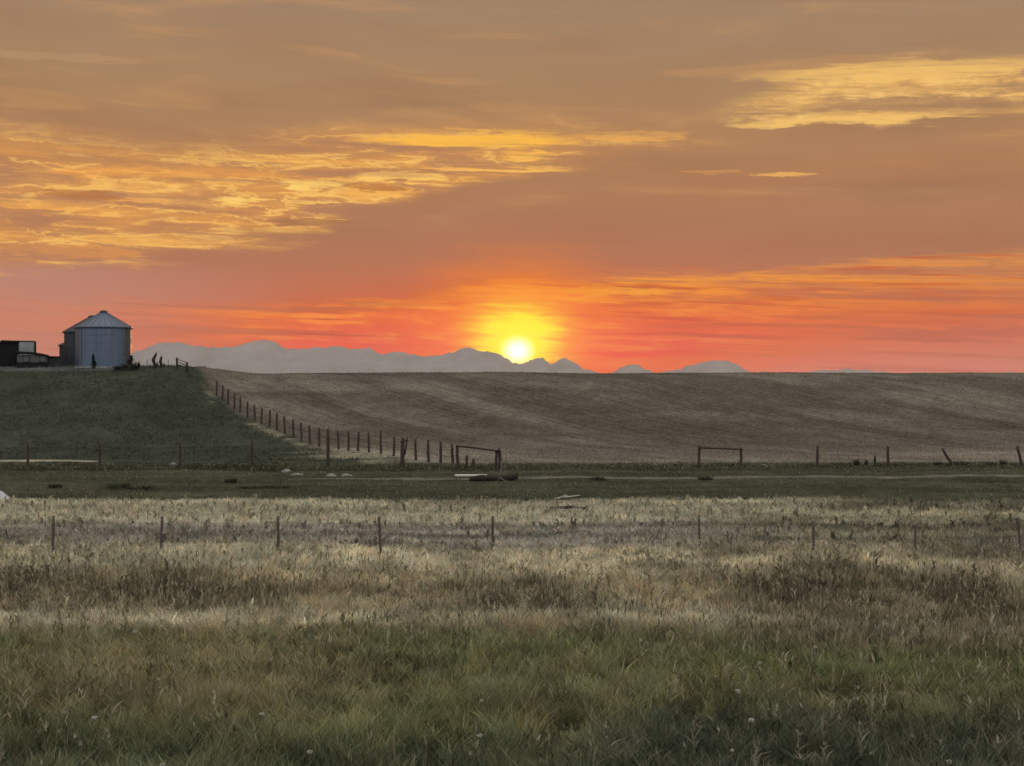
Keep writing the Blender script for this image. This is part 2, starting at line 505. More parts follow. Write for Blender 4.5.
# ------------------------------------------------------------------ ground cover zones (what grows where)
STRAW = np.array((0.66, 0.605, 0.43)); BUFF = np.array((0.43, 0.385, 0.265)); BROWN = np.array((0.235, 0.198, 0.122))
OLIVE = np.array((0.172, 0.172, 0.078)); GREEN = np.array((0.130, 0.150, 0.058)); DKGRN = np.array((0.100, 0.108, 0.056))
PAST = np.array((0.108, 0.108, 0.066)); HILLG = np.array((0.053, 0.058, 0.040)); STUB = np.array((0.190, 0.162, 0.124))
SOIL = np.array((0.10, 0.075, 0.055))


def cover(x, y):
    """plant colour (n,3) and mean height (n,) at ground points"""
    x = np.asarray(x, float); y = np.asarray(y, float)
    n1 = fbm(x * 0.09 + 3, y * 0.16 + 8, 4); n2 = fbm(x * 0.28 + 31, y * 0.5 + 2, 3); n3 = fbm(x * 0.035 + 7, y * 0.12 + 70, 3)
    yw = y + (n1 - 0.5) * 7.0 * np.clip(y / 40, .5, 1.2) + (n2 - 0.5) * 2.5
    u = x / np.maximum(y, 5.0) * F + 512      # bearing of the spot from the road bank
    K = [(0, DKGRN), (22.4, DKGRN), (24.8, OLIVE * .62 + GREEN * .38), (31, OLIVE), (33.5, BROWN), (36, BUFF * .75 + BROWN * .25), (38, BROWN),
         (44, BROWN * 1.1), (46, BUFF), (49, BUFF * 1.15), (51.5, BUFF * 1.15), (53.5, np.array((.27, .245, .195))), (60.5, np.array((.28, .255, .205))), (64, STRAW * .95), (69, STRAW), (71.2, STRAW * .85), (72.2, PAST), (84, PAST), (400, PAST)]
    ky = np.array([k[0] for k in K], float); kc = np.array([k[1] for k in K])
    yb = np.where(y > 60, y + (n2 - 0.5) * 2.6 + (n1 - .5) * 1.5, yw)
    c = np.stack([np.interp(yb, ky, kc[:, i]) for i in range(3)], -1)

    def blend(c, w, t): return c * (1 - w[:, None]) + t * w[:, None]
    # greener right-hand side of the rough pasture, with straw patches left in it
    w = sstep(640, 820, u + (n1 - .5) * 260) * sstep(48, 54, y) * (1 - sstep(71, 73, yb)) * (1 - sstep(.52, .62, n2) * .75)
    c = blend(c, w * .85, np.array((.20, .185, .115)))
    w = sstep(560, 800, u + (n2 - .5) * 160) * sstep(32, 36, y) * (1 - sstep(50, 56, y))
    c = blend(c, w * .5, BROWN * .85)
    # uneven wear: long low drifts of paler and darker growth across the pasture
    m1 = fbm(x * .10 + 51, y * .55 + 20, 4); m2 = fbm(x * .5 + 21, y * 1.1 + 77, 3)
    m3 = fbm(x * .42 + 131, y * .24 + 9, 4); nr = 1 - sstep(50, 57, y)
    m1 = m1 * (1 - .75 * nr) + m3 * .75 * nr
    dr = (.42 + 1.16 * sstep(.32, .68, m1)) * (.75 + .5 * m2)
    wt = sstep(33, 38, y) * (1 - sstep(70, 73, y))
    c = c * (1 + (dr - 1) * (.35 + .5 * wt * (1 - .4 * sstep(44, 50, y))) * (1 - sstep(71, 74, y)))[:, None]
    # worn pale strips where little but dry stems is left
    for (d0, d1, u0, u1, k) in ((34.2, 36.6, -300, 420, .75), (34.6, 36.4, 610, 800, .7), (45.8, 50.2, -300, 330, .6), (46.5, 48.5, 330, 760, .45), (63.5, 69.5, -300, 800, .45)):
        w = sstep(d0 - .5, d0 + .4, y + (n2 - .5) * 1.6) * (1 - sstep(d1 - .4, d1 + .5, y + (n2 - .5) * 1.6)) * sstep(u0 - 40, u0 + 40, u + (n1 - .5) * 160) * (1 - sstep(u1 - 60, u1 + 60, u + (n1 - .5) * 160))
        c = blend(c, w * k, STRAW * .72)
    # bright green and brown patches near the road
    w = sstep(.54, .66, n3) * (1 - sstep(31, 34, y)) * sstep(23, 26, yw)
    c = blend(c, w * .75, GREEN * 1.15)
    for (uc, uw, d0, d1) in ((0, 75, 25, 32), (440, 170, 24.5, 31), (900, 130, 27, 32.5)):
        w = np.exp(-((u - uc) / uw)**2) * sstep(d0 - 1, d0 + 1, yw) * (1 - sstep(d1 - 1, d1 + 1, yw))
        c = blend(c, w * .45, GREEN * .8)
    w = sstep(.5, .62, fbm(x * .13 + 90, y * .1 + 4, 3)) * (1 - sstep(31, 36, y))
    c = blend(c, w * .35, np.array((.205, .172, .095)))
    w = (1 - sstep(60, 260, np.abs(u - 190))) * sstep(23, 25, yw) * (1 - sstep(31, 33, yw))
    c = blend(c, w * .5, np.array((.215, .178, .10)))
    w = sstep(500, 640, u + (n2 - .5) * 120) * (1 - sstep(23.0, 25.6, yw + (n2 - .5) * 4))
    c = blend(c, w * .75, np.array((.070, .080, .054)))
    # pale straight swath beyond the left fence, straw tuft field at the foot of the diagonal fence
    w = (1 - sstep(96, 100, u)) * sstep(90.0, 90.4, y) * (1 - sstep(91.8, 92.4, y))
    c = blend(c, w * .9, STRAW * .9)
    w = np.exp(-((u - 350) / 46)**2) * sstep(.42, .56, n2) * sstep(88, 90, y) * (1 - sstep(104, 112, y))
    c = blend(c, w * .85, BUFF * 1.25)
    # weed strip along the cross fence
    w = sstep(83.4, 84.4, y + (n2 - .5)) * (1 - sstep(88, 90, y + (n2 - .5) * 2)) * sstep(-100, 0, u)
    w = w * sstep(.3, .55, fbm(x * .35 + 8, y * .5 + 3, 3))
    c = blend(c, w * .7, DKGRN * .5)
    # the hill: green pasture left of the diagonal fence, ploughed stubble to its right
    fx = -1.8 + (y - 84) / 52.0 * -25.0
    right = sstep(-.6, .6, x - fx + (n2 - .5) * 1.2)
    hill = sstep(88, 90.5, y + (n2 - .5) * 1.5)
    sw = fbm((x * 20 - y * 31) / 36.9 * .035 + 11, (x * 31 + y * 20) / 36.9 * .26 + 3, 4) * .6 + .4 * fbm(x * .05 + 4, y * .22 + 60, 4)
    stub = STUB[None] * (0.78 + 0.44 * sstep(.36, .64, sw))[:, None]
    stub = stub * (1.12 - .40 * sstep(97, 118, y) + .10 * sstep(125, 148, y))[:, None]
    green = HILLG[None] * (0.78 + .5 * fbm(x * .2 + 2, y * .3 + 5, 4))[:, None]
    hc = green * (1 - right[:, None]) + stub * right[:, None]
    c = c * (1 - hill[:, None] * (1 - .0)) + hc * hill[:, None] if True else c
    w = np.exp(-((u - 350) / 46)**2) * sstep(.42, .56, n2) * sstep(88, 90, y) * (1 - sstep(104, 112, y))
    c = blend(c, w * .62, BUFF * .9)
    w = (1 - sstep(96, 99, u)) * sstep(90.2, 90.5, y) * (1 - sstep(91.7, 92.2, y))
    c = blend(c, w * .8, STRAW * .6)
    # gravel of the yard on the hill top
    w = (1 - sstep(-36, -34, x)) * sstep(134, 136, y + (n2 - .5) * 3) * (1 - sstep(172, 180, y))
    c = blend(c, w * .75, np.array((.13, .13, .12)))
    # dry uncut strip under the hill fence
    w = np.exp(-((x - fx + .7) / .55)**2) * sstep(88, 92, y) * (1 - sstep(134, 138, y)) * sstep(.35, .6, fbm(x * .7, y * .7 + 5, 3))
    c = blend(c, w * .75, BUFF * .75)
    # flowing drift of growth on the short pasture too
    w = sstep(71.5, 73.5, yb) * (1 - sstep(86, 90, y))
    c = c * (1 + (.55 + .9 * fbm(x * .12 + 15, y * .9 + 41, 4) - 1) * w)[:, None]
    c = c * (1 + .38 * (1 - .65 * sstep(54, 62, y)) * (1 - sstep(71, 73, yb)))[:, None]
    c = c * np.minimum(1, .66 / c.max(1))[:, None]
    c = c * (1.16 - .06 * sstep(34, 40, y) - .10 * sstep(54, 60, y) - .10 * (1 - sstep(30, 36, y)) * sstep(500, 700, u))[:, None]
    h = np.interp(yb, [0, 22, 26, 32, 36, 46, 52, 60, 70, 71.6, 73, 84, 85, 87.5, 89.5, 95, 400], [.27, .27, .25, .23, .21, .19, .16, .15, .15, .13, .07, .07, .12, .12, .08, .06, .05])
    h = h * (0.6 + .8 * n2)
    return c, h


# ------------------------------------------------------------------ ground sheet
def build_ground():
    ys = np.concatenate([np.linspace(-400, -20, 14), np.arange(-10, 18, 1.0), np.arange(18, 60, 0.4), np.arange(60, 98, 0.22), np.arange(98, 176, 0.5),
                         np.arange(178, 320, 6.0), [340, 400, 500, 700, 1000, 2000, 4000, 10000, 30000, 62000, 78000]])
    xr = np.concatenate([np.arange(0, 34, 0.3), np.arange(34, 62, 0.6), [64, 68, 74, 84, 100, 130, 180, 260, 400, 800, 2000, 6000, 16000, 40000]])
    xs = np.concatenate([-xr[:0:-1], xr])
    XX, YY = np.meshgrid(xs, ys)
    ZZ = terrain(XX.ravel(), YY.ravel())
    c, h = cover(XX.ravel(), YY.ravel())
    soil = np.where((YY.ravel() < 88)[:, None], 0.62, 1.0)
    V = np.stack([XX.ravel(), YY.ravel(), ZZ], -1)
    ny, nx = XX.shape
    i = np.arange(nx - 1)[None, :] + np.arange(ny - 1)[:, None] * nx
    fcs = np.stack([i, i + 1, i + nx + 1, i + nx], -1).reshape(-1)
    me = mesh_np('ground', V, fcs, np.full((nx - 1) * (ny - 1), 4), c * soil, smooth=True)
    ca = np.ones((len(V), 4), dtype=np.float32); ca[:, :3] = c * soil
    px, py = V[:, 0], V[:, 1]
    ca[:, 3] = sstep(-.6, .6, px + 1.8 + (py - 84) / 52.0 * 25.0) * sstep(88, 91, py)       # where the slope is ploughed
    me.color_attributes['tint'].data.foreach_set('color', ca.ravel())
    m, nt, b = mat_base('ground_cover')
    at = nt.nodes.new('ShaderNodeAttribute'); at.attribute_name = 'tint'
    tc = nt.nodes.new('ShaderNodeTexCoord')
    n1 = noise(nt, tc.outputs['Object'], 2.2, 8, 0.65)
    mp = nt.nodes.new('ShaderNodeMapping'); nt.links.new(tc.outputs['Object'], mp.inputs[0]); mp.inputs['Scale'].default_value = (0.5, 0.22, 1)
    n2 = noise(nt, mp.outputs[0], 1.0, 6, 0.6)
    m3 = nt.nodes.new('ShaderNodeMapping'); nt.links.new(tc.outputs['Object'], m3.inputs[0]); m3.inputs['Rotation'].default_value = (0, 0, R(57)); 
    m4 = nt.nodes.new('ShaderNodeMapping'); nt.links.new(m3.outputs[0], m4.inputs[0]); m4.inputs['Scale'].default_value = (0.05, 1.5, 0.05)
    rows = noise(nt, m4.outputs[0], 1.0, 5, 0.7)
    plough = X(nt, at.outputs['Alpha'])
    k = (n1 * 0.6 + n2 * 0.4).lin(0.3, 0.7, 0.45, 1.5) * (1.0 + plough * (rows - 0.5) * 1.3)
    km = nt.nodes.new('ShaderNodeCombineXYZ')
    for q in range(3): nt.links.new(k.s, km.inputs[q])
    nt.links.new(mix(nt, 1.0, at.outputs['Color'], km.outputs[0], 'MULTIPLY'), b.inputs['Base Color'])
    b.inputs['Roughness'].default_value = 1.0; b.inputs['Specular IOR Level'].default_value = 0.0
    bn = nt.nodes.new('ShaderNodeBump'); bn.inputs['Strength'].default_value = 0.6; bn.inputs['Distance'].default_value = 0.12
    nt.links.new((n1 * 0.5 + n2).s, bn.inputs['Height']); nt.links.new(bn.outputs[0], b.inputs['Normal'])
    o = obj('ground', me, m)
    tag(o, 'rough pasture rising to a ploughed brown hill', 'ground', kind='structure')


build_ground()


# ------------------------------------------------------------------ grass
def blades(px, py, h, w, c, lean=0.35, r=rng, tipk=1.15, rootk=0.55):
    """n bent tapering blades -> verts, faces, colours"""
    n = len(px)
    pz = terrain(px, py) - 0.02
    az = r.random(n) * 2 * math.pi; fa = r.random(n) * 2 * math.pi
    ln = h * lean * (0.3 + r.random(n))
    dx = np.cos(az) * ln; dy = np.sin(az) * ln
    wx = np.cos(fa) * w * .5; wy = np.sin(fa) * w * .5
    b = np.stack([px, py, pz], -1)
    V = np.zeros((n, 5, 3))
    V[:, 0] = b + np.stack([-wx, -wy, 0 * wx], -1)
    V[:, 1] = b + np.stack([wx, wy, 0 * wx], -1)
    md = b + np.stack([dx * .35, dy * .35, h * .58], -1)
    V[:, 2] = md + np.stack([wx * .8, wy * .8, 0 * wx], -1)
    V[:, 3] = md - np.stack([wx * .8, wy * .8, 0 * wx], -1)
    V[:, 4] = b + np.stack([dx, dy, h], -1)
    base = (np.arange(n) * 5)[:, None]
    f = np.concatenate([base + np.array([[0, 1, 2, 3]]), base + np.array([[3, 2, 4]])], 1).ravel()
    lt = np.tile([4, 3], n)
    C = np.repeat(c[:, None, :], 5, 1)
    return V.reshape(-1, 3), f, lt, C.reshape(-1, 3)


def scatter(y0, y1, dens, r=rng):
    a = 0.37; m = 5.0
    area = a * (y1**2 - y0**2) + 2 * m * (y1 - y0)
    n = int(area * dens)
    y = np.sqrt(y0**2 + r.random(int(n * 1.3)) * (y1**2 - y0**2))[:n] if False else y0 + r.random(n * 2) * (y1 - y0)
    wmax = a * y1 + m
    x = (r.random(n * 2) * 2 - 1) * wmax
    ok = np.abs(x) < a * y + m
    return x[ok], y[ok]


class Acc:
    def __init__(self): self.V = []; self.F = []; self.T = []; self.C = []; self.n = 0

    def add(self, v, f, t, c):
        self.V.append(v); self.F.append(f + self.n); self.T.append(t); self.C.append(c); self.n += len(v)

    def mesh(self, name):
        return mesh_np(name, np.concatenate(self.V), np.concatenate(self.F), np.concatenate(self.T), np.concatenate(self.C))


def build_grass():
    a = Acc()
    for (y0, y1, dens, wid) in [(17, 27, 330, .013), (27, 37, 230, .017), (37, 52, 120, .022), (52, 73, 70, .028), (73, 84, 30, .03), (84, 90, 70, .03)]:
        x, y = scatter(y0, y1, dens)
        c, h = cover(x, y)
        cl = .45 * fbm(x * 1.3 + 5, y * 1.3, 3) + .55 * fbm(x * 3.3 + 9, y * 3.0 + 33, 2)
        cl = .5 + (sstep(.25, .75, cl) - .5) * 1.0
        keep = rng.random(len(x)) < np.clip(.35 + 1.3 * cl, 0, 1)
        x, y, c, h, cl = x[keep], y[keep], c[keep], h[keep], cl[keep]
        n = len(x)
        hh = h * (0.35 + 1.3 * cl) * (0.6 + .8 * rng.random(n))
        c = c * (0.6 + 0.8 * rng.random((n, 1))) * (1 + .22 * (rng.random((n, 3)) - .5))
        sp = vnoise(x * 2.1 + 77, y * 1.7 + 12)[:, None]      # neighbouring clumps belong to different plants
        c = c * (0.66 + .68 * sp) * (1 + (vnoise(x * 2.9 + 7, y * 2.3 + 52)[:, None] - .5) * np.array([[.22, .0, -.18]]))
        dry = rng.random(n) < .12
        c[dry] = c[dry] * .4 + BUFF * .7
        a.add(*blades(x, y, hh, wid * (.6 + .8 * rng.random(n)), c, .85))
    for (y0, y1, dens, wid) in [(90, 150, 6, .09)]:      # short tufts up the green hill
        x, y = scatter(y0, y1, dens)
        ok = (x < -2.4 - (y - 84) / 52.0 * 25.0) & ~((x < -22) & (y < 93)) & (rng.random(len(x)) < sstep(.3, .6, fbm(x * .5 + 4, y * .5, 3)))
        x, y = x[ok], y[ok]; n = len(x); c, h = cover(x, y)
        a.add(*blades(x, y, .10 + .14 * rng.random(n), wid * (.5 + rng.random(n)), c * (.95 + .7 * rng.random((n, 1))), .9))
    o = obj('grass', a.mesh('grass'), M_grass)
    tag(o, 'rough uncut pasture grass, green near and straw pale farther back', 'grass', kind='stuff')
    # tall dry stalks with seed heads standing above the grass
    a = Acc()
    for (y0, y1, dens, wid) in [(20, 30, 1.4, .012), (30, 48, 8.0, .014), (46, 58, 1.6, .018), (58, 71, .7, .02)]:
        x, y = scatter(y0, y1, dens)
        pn = 1 - fbm(x * .42 + 131, y * .24 + 9, 4) * .75 - .25 * fbm(x * .9 + 60, y * .5 + 3, 3)
        ok = rng.random(len(x)) < sstep(.4, .62, pn)
        x, y = x[ok], y[ok]; n = len(x)
        c, h = cover(x, y)
        hh = h * 1.1 + .12 + .3 * rng.random(n) * np.clip(pn[ok] * 1.6, 0, 1)
        k = rng.random((n, 1))
        c2 = np.where(k < .45, BUFF * .95, np.where(k < .75, BROWN * .7, DKGRN * .9)) * (.7 + .6 * rng.random((n, 1)))
        a.add(*blades(x, y, hh, wid * .8, c2, .16))
        # seed head: three short blades hung at the tip
        for q in range(3):
            v, f, t, cc = blades(x + rng.normal(0, .012, n), y + rng.normal(0, .012, n), np.full(n, .08) + .05 * rng.random(n), wid * 1.5, c2 * 1.05, .6)
            v = v.reshape(n, 5, 3); v[:, :, 2] += (hh * (.78 + .07 * q))[:, None]
            a.add(v.reshape(-1, 3), f, t, cc)
    # taller single weeds: a stem with spreading leaves, some with dry pale heads
    for (y0, y1, dens) in [(19, 28, 1.5), (28, 38, 1.2), (38, 56, .9), (56, 71, .5)]:
        x, y = scatter(y0, y1, dens)
        ok = rng.random(len(x)) < sstep(.32, .6, fbm(x * .3 + 210, y * .3 + 14, 3)); x, y = x[ok], y[ok]
        n = len(x); c, h = cover(x, y)
        H = (.24 + .34 * rng.random(n)) * (.8 + .4 * (y < 50))
        kd = rng.random((n, 1)); sz = np.clip(y / 34, .8, 1.7)
        cw = np.where(kd < .5, c * .5 + np.array((.03, .036, .018)) * .5, np.where(kd < .75, c * .8, c * .4 + BUFF * .55))
        a.add(*blades(x, y, H, np.full(n, .016) * sz, cw * .9, .12))
        for q in range(11):
            f = .1 + .8 * q / 11
            v, fc, t, cc = blades(x + rng.normal(0, .015, n), y + rng.normal(0, .015, n), H * (.24 - .012 * q) + .05, (.035 + .02 * rng.random(n)) * sz, cw * (.7 + .6 * rng.random((n, 1))), 1.5)
            v = v.reshape(n, 5, 3); v[:, :, 2] += (H * f)[:, None]
            a.add(v.reshape(-1, 3), fc, t, cc)
        hd = rng.random(n) < .4
        for q in range(4):
            m = int(hd.sum())
            v, fc, t, cc = blades(x[hd] + rng.normal(0, .015, m), y[hd] + rng.normal(0, .015, m), .05 + .03 * rng.random(m), .03 * sz[hd], np.tile(np.array((.42, .38, .28)), (m, 1)) * (.6 + .6 * rng.random((m, 1))), .9)
            v = v.reshape(m, 5, 3); v[:, :, 2] += H[hd][:, None]
            a.add(v.reshape(-1, 3), fc, t, cc)
    # leafy weeds in loose patches among the grass
    for (y0, y1, dens, wid) in [(19, 27, 170, .05), (27, 38, 95, .06), (38, 52, 40, .075), (52, 73, 16, .09)]:
        x, y = scatter(y0, y1, dens)
        pn = .35 * fbm(x * .45 + 160, y * .5 + 33, 3) + .65 * vnoise(x * 3.1 + 60, y * 2.6 + 11); ok = rng.random(len(x)) < sstep(.48, .66, pn)
        x, y, pn = x[ok], y[ok], pn[ok]; n = len(x)
        c, h = cover(x, y)
        kd = vnoise(x * 2.3 + 5, y * 2.1 + 90)[:, None]       # one kind of weed is dark leaved, another dry and pale
        c = np.where(kd < .5, c * .42 + np.array((.03, .038, .022)) * .4, np.where(kd > .68, c * 1.15 + np.array((.02, .016, .008)), c * .7))
        c = c * (.7 + .6 * rng.random((n, 1)))
        a.add(*blades(x, y, (h * 1.0 + .07) * (.4 + .8 * rng.random(n)), wid * (.5 + .7 * rng.random(n)), c, .9))
    o = obj('tall_dry_grass', a.mesh('tall_dry_grass'), M_grass)
    tag(o, 'scattered seeding stalks and leafy weeds in the pasture grass', 'grass', kind='stuff')


build_grass()


def build_stubble():
    a = Acc()
    x, y = scatter(91, 156, 9)
    ok = (x > -.6 - (y - 84) / 52.0 * 25.0)
    x, y = x[ok], y[ok]
    t = (x * 31 + y * 20) / 36.9                       # drill rows run slantwise down the slope
    t2 = np.where(rng.random(len(x)) < .55, np.round(t / .9) * .9 + rng.normal(0, .12, len(x)), t); x = x + (t2 - t) * 31 / 36.9; y = y + (t2 - t) * 20 / 36.9
    n = len(x); c, h = cover(x, y)
    a.add(*blades(x, y, .04 + .08 * rng.random(n), .05 + .07 * rng.random(n), c * (.95 + .75 * rng.random((n, 1))), .9))
    o = obj('stubble', a.mesh('stubble'), M_grass)
    tag(o, 'short brown stubble left on the ploughed slope', 'stubble', kind='stuff')


build_stubble()


# ------------------------------------------------------------------ track, mountains, haze
def build_track():
    xs = np.arange(-12, 60, 0.5)
    V = []
    for k, x in enumerate(xs):
        wob = (fbm(np.array([x * .25]), np.array([4.]), 3)[0] - .5)
        yc = 80.6 + wob * 1.0
        hw = .34 + .5 * (fbm(np.array([x * .6 + 9]), np.array([8.]), 3)[0] - .3)
        hw *= float(sstep(-12, -6, np.array(x)))
        for s in (-1, -.3, .3, 1):
            y = yc + s * max(hw, .02)
            V.append((x, y, tz(x, y) + (.035 if abs(s) < .9 else .004)))
    n = len(xs); Fc = []
    for i in range(n - 1):
        for j in range(3):
            Fc += [i * 4 + j, (i + 1) * 4 + j, (i + 1) * 4 + j + 1, i * 4 + j + 1]
    me = mesh_np('dirt_track', np.array(V), np.array(Fc), np.full((n - 1) * 3, 4), smooth=True)
    o = obj('dirt_track', me, mat_simple('pale_dirt', (0.125, 0.115, 0.082), 1.0, 0, 1.2, .4, .4))
    tag(o, 'faint pale dirt track running along the foot of the hill', 'track', kind='structure')


build_track()

RIDGE = [(-300, 366), (-100, 362), (40, 360), (110, 356), (135, 352), (153, 345), (164, 343), (174, 342), (189, 345), (205, 346), (230, 347), (241, 344), (253, 341), (260, 339), (268, 340),
         (278, 344), (288, 349), (303, 349), (318, 348), (332, 347), (344, 347), (351, 350), (360, 349), (369, 348), (379, 354), (394, 352), (408, 353), (423, 356), (440, 355), (452, 353),
         (462, 349), (466, 348), (469, 346.5), (473, 349), (478, 351), (488, 352), (501, 355), (510, 360), (518, 363), (529, 361), (543, 359), (550, 364), (557, 361), (565, 358), (573, 361),
         (585, 370), (600, 374), (612, 372), (624, 365), (631, 363), (640, 364), (652, 372), (664, 373), (673, 369), (687, 365), (701, 360), (712, 357.5), (729, 358), (736, 363), (750, 370),
         (790, 373), (820, 367), (850, 364), (875, 367), (900, 372), (960, 374), (1040, 371), (1120, 366), (1300, 368)]


def build_mountains():
    D = 60000.0
    pxs = np.arange(-300, 1301, 2.0)
    rk = np.interp(pxs, [p[0] for p in RIDGE], [p[1] for p in RIDGE])
    rk = np.where(pxs > 600, HROW - 16 - (374 - rk) * np.interp(pxs, [600, 740, 800, 1300], [.85, .8, .5, .4]), rk)
    rk = rk + (fbm(pxs * .14, pxs * 0 + 2, 3) - .5) * 2.5 + (np.abs(fbm(pxs * .22, pxs * 0 + 9, 3) - .5) * 2 - .3) * 4.0
    H = (HROW - rk) / F * D
    xs = (pxs - 512) / F * D
    rows = []
    offs = np.concatenate([np.linspace(-9000, 0, 26), np.linspace(500, 4500, 8)])
    for dy in offs:
        t = 1 - np.abs(dy) / (9000.0 if dy < 0 else 5000.0)
        y = D + dy
        rid = np.abs(fbm(xs / 1500 + 10, np.full_like(xs, dy / 1900) + 3, 4) - .5) * 2
        z = -40 + (H + 40) * np.clip(t**1.25 * (1 - .26 * (1 - t) ** .5 * t * 2 * (rid * 1.6)), 0, 1)
        rows.append(np.stack([xs * (y / D) ** 0.0, np.full_like(xs, y), z], -1))
    V = np.concatenate(rows); nx = len(xs); ny = len(offs)
    i = np.arange(nx - 1)[None, :] + np.arange(ny - 1)[:, None] * nx
    f = np.stack([i, i + 1, i + nx + 1, i + nx], -1).reshape(-1)
    me = mesh_np('mountains', V, f, np.full((nx - 1) * (ny - 1), 4), smooth=True)
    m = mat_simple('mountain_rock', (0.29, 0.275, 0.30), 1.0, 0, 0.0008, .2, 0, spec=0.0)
    o = obj('mountains', me, m)
    tag(o, 'distant hazy mountain range on the horizon', 'mountains', kind='structure')


build_mountains()



def build_haze():
    me = bpy.data.meshes.new('haze')
    x0, x1, y0, y1, z0, z1 = -42000, 42000, -420, 66000, -34, 2200
    v = [(x, y, z) for z in (z0, z1) for y in (y0, y1) for x in (x0, x1)]
    me.from_pydata(v, [], [(0, 2, 3, 1), (4, 5, 7, 6), (0, 1, 5, 4), (2, 6, 7, 3), (0, 4, 6, 2), (1, 3, 7, 5)])
    m = bpy.data.materials.new('evening_haze'); m.use_nodes = True
    nt = m.node_tree; nt.nodes.clear()
    o = nt.nodes.new('ShaderNodeOutputMaterial'); p = nt.nodes.new('ShaderNodeVolumePrincipled')
    p.inputs['Color'].default_value = (0.94, 0.82, 0.58, 1)
    p.inputs['Density'].default_value = HAZE
    nt.links.new(p.outputs[0], o.inputs['Volume'])
    ob = obj('haze', me, m)
    tag(ob, 'thin evening haze filling the air out to the mountains', 'haze', kind='stuff')


build_haze()


# ------------------------------------------------------------------ mesh builders
def bm_new(): return bmesh.new()


def bm_done(bm, name, smooth=False):
    bmesh.ops.recalc_face_normals(bm, faces=bm.faces)
    me = bpy.data.meshes.new(name); bm.to_mesh(me); bm.free()
    if smooth:
        for p in me.polygons: p.use_smooth = True
    return me


def add_box(bm, c, s, rot=None, bev=0.0):
    g = bmesh.ops.create_cube(bm, size=1.0)
    vs = g['verts']
    M = Matrix.Translation(c) @ (rot.to_4x4() if rot else Matrix()) @ Matrix.Diagonal((*s, 1))
    bmesh.ops.transform(bm, matrix=M, verts=vs)
    if bev:
        es = list({e for v in vs for e in v.link_edges})
        bmesh.ops.bevel(bm, geom=es, offset=bev, segments=2, affect='EDGES')


def add_tube(bm, pts, rad, n=8, jit=0.0, seed=0):
    r = random.Random(seed)
    pts = [Vector(p) for p in pts]
    rad = rad if isinstance(rad, (list, tuple)) else [rad] * len(pts)
    rings = []
    for i, p in enumerate(pts):
        t = (pts[min(i + 1, len(pts) - 1)] - pts[max(i - 1, 0)]).normalized()
        a = t.cross(Vector((0, 1, 0.01)) if abs(t.y) < .9 else Vector((1, 0, 0))).normalized(); b = t.cross(a)
        rings.append([bm.verts.new(p + (a * math.cos(k * 2 * math.pi / n) + b * math.sin(k * 2 * math.pi / n)) * rad[i] * (1 + jit * (r.random() - .5) * 2)) for k in range(n)])
    for i in range(len(rings) - 1):
        for k in range(n):
            bm.faces.new((rings[i][k], rings[i][(k + 1) % n], rings[i + 1][(k + 1) % n], rings[i + 1][k]))
    bm.faces.new(rings[0]); bm.faces.new(rings[-1])


def add_lathe(bm, prof, n=48, cap=True):
    rings = []
    for (r, z) in prof:
        rings.append([bm.verts.new((r * math.cos(k * 2 * math.pi / n), r * math.sin(k * 2 * math.pi / n), z)) for k in range(n)])
    for i in range(len(rings) - 1):
        for k in range(n):
            bm.faces.new((rings[i][k], rings[i][(k + 1) % n], rings[i + 1][(k + 1) % n], rings[i + 1][k]))
    if cap:
        bm.faces.new(rings[0]); bm.faces.new(rings[-1])


def post_mesh(h, r, seed, lean=(0.0, 0.0), sink=0.35):
    """rough round post from its own ground point, slightly crooked, slanted top"""
    q = random.Random(seed)
    bm = bm_new(); pts = []; rad = []
    n = 7
    for i in range(n):
        t = i / (n - 1); z = -sink + t * (h + sink)
        pts.append((lean[0] * max(z, -sink) + q.uniform(-.012, .012), lean[1] * z + q.uniform(-.012, .012), z))
        rad.append(r * (1.08 - .18 * t) * q.uniform(.92, 1.06))
    add_tube(bm, pts, rad, 9, .08, seed)
    top = sorted(bm.verts, key=lambda v: v.co.z)[-9:]
    s = q.uniform(-.35, .35)
    for v in top: v.co.z += (v.co.x - lean[0] * h) * s + q.uniform(-.01, .01)
    return bm_done(bm, 'post', True)


def wires(name, runs, parent, rad=0.003, mat=None, sag=0.03):
    """wire strands between consecutive points of each run (parent-space)"""
    for run in runs:
        bm = bm_new(); pts = []
        for a, b in zip(run[:-1], run[1:]):
            a = Vector(a); b = Vector(b)
            for t in (0, .25, .5, .75):
                p = a.lerp(b, t); p.z -= sag * 4 * t * (1 - t); pts.append(p)
        pts.append(Vector(run[-1]))
        add_tube(bm, pts, rad, 4)
        obj(name, bm_done(bm, name), mat or M_wire, parent)


def build_fence(name, label, posts, hts, rad, n_wire, mat=None, leans=None, zs=None, extra=None, labels=None, wire_idx=None):
    """posts: world ground points. One fence thing with every post and wire strand as its part"""
    o = posts[0]
    root = empty(name, o)
    loc = []
    for i, p in enumerate(posts):
        ln = (leans or {}).get(i, (random.uniform(-.05, .05), random.uniform(-.03, .03)))
        h = hts[i] if hasattr(hts, '__len__') else hts
        r = rad[i] if hasattr(rad, '__len__') else rad
        m = obj('post', post_mesh(h, r, 100 + i + len(posts) * 7, ln), mat or M_wood, root)
        m.location = p - o
        if labels and i in labels: m['label'] = labels[i]
        loc.append((p - o, h, ln))
    for (i0, i1) in (wire_idx or [(0, len(posts) - 1)]):
        runs = []
        for k in range(n_wire):
            f = .25 + .6 * k / max(1, n_wire - 1)
            runs.append([q + Vector((ln[0] * h * f, ln[1] * h * f - .09, h * f if h < 1.9 else 1.3 * f)) for q, h, ln in loc[i0:i1 + 1]])
        wires('wire', runs, root)
    tag(root, label, 'fence')
    return root, loc


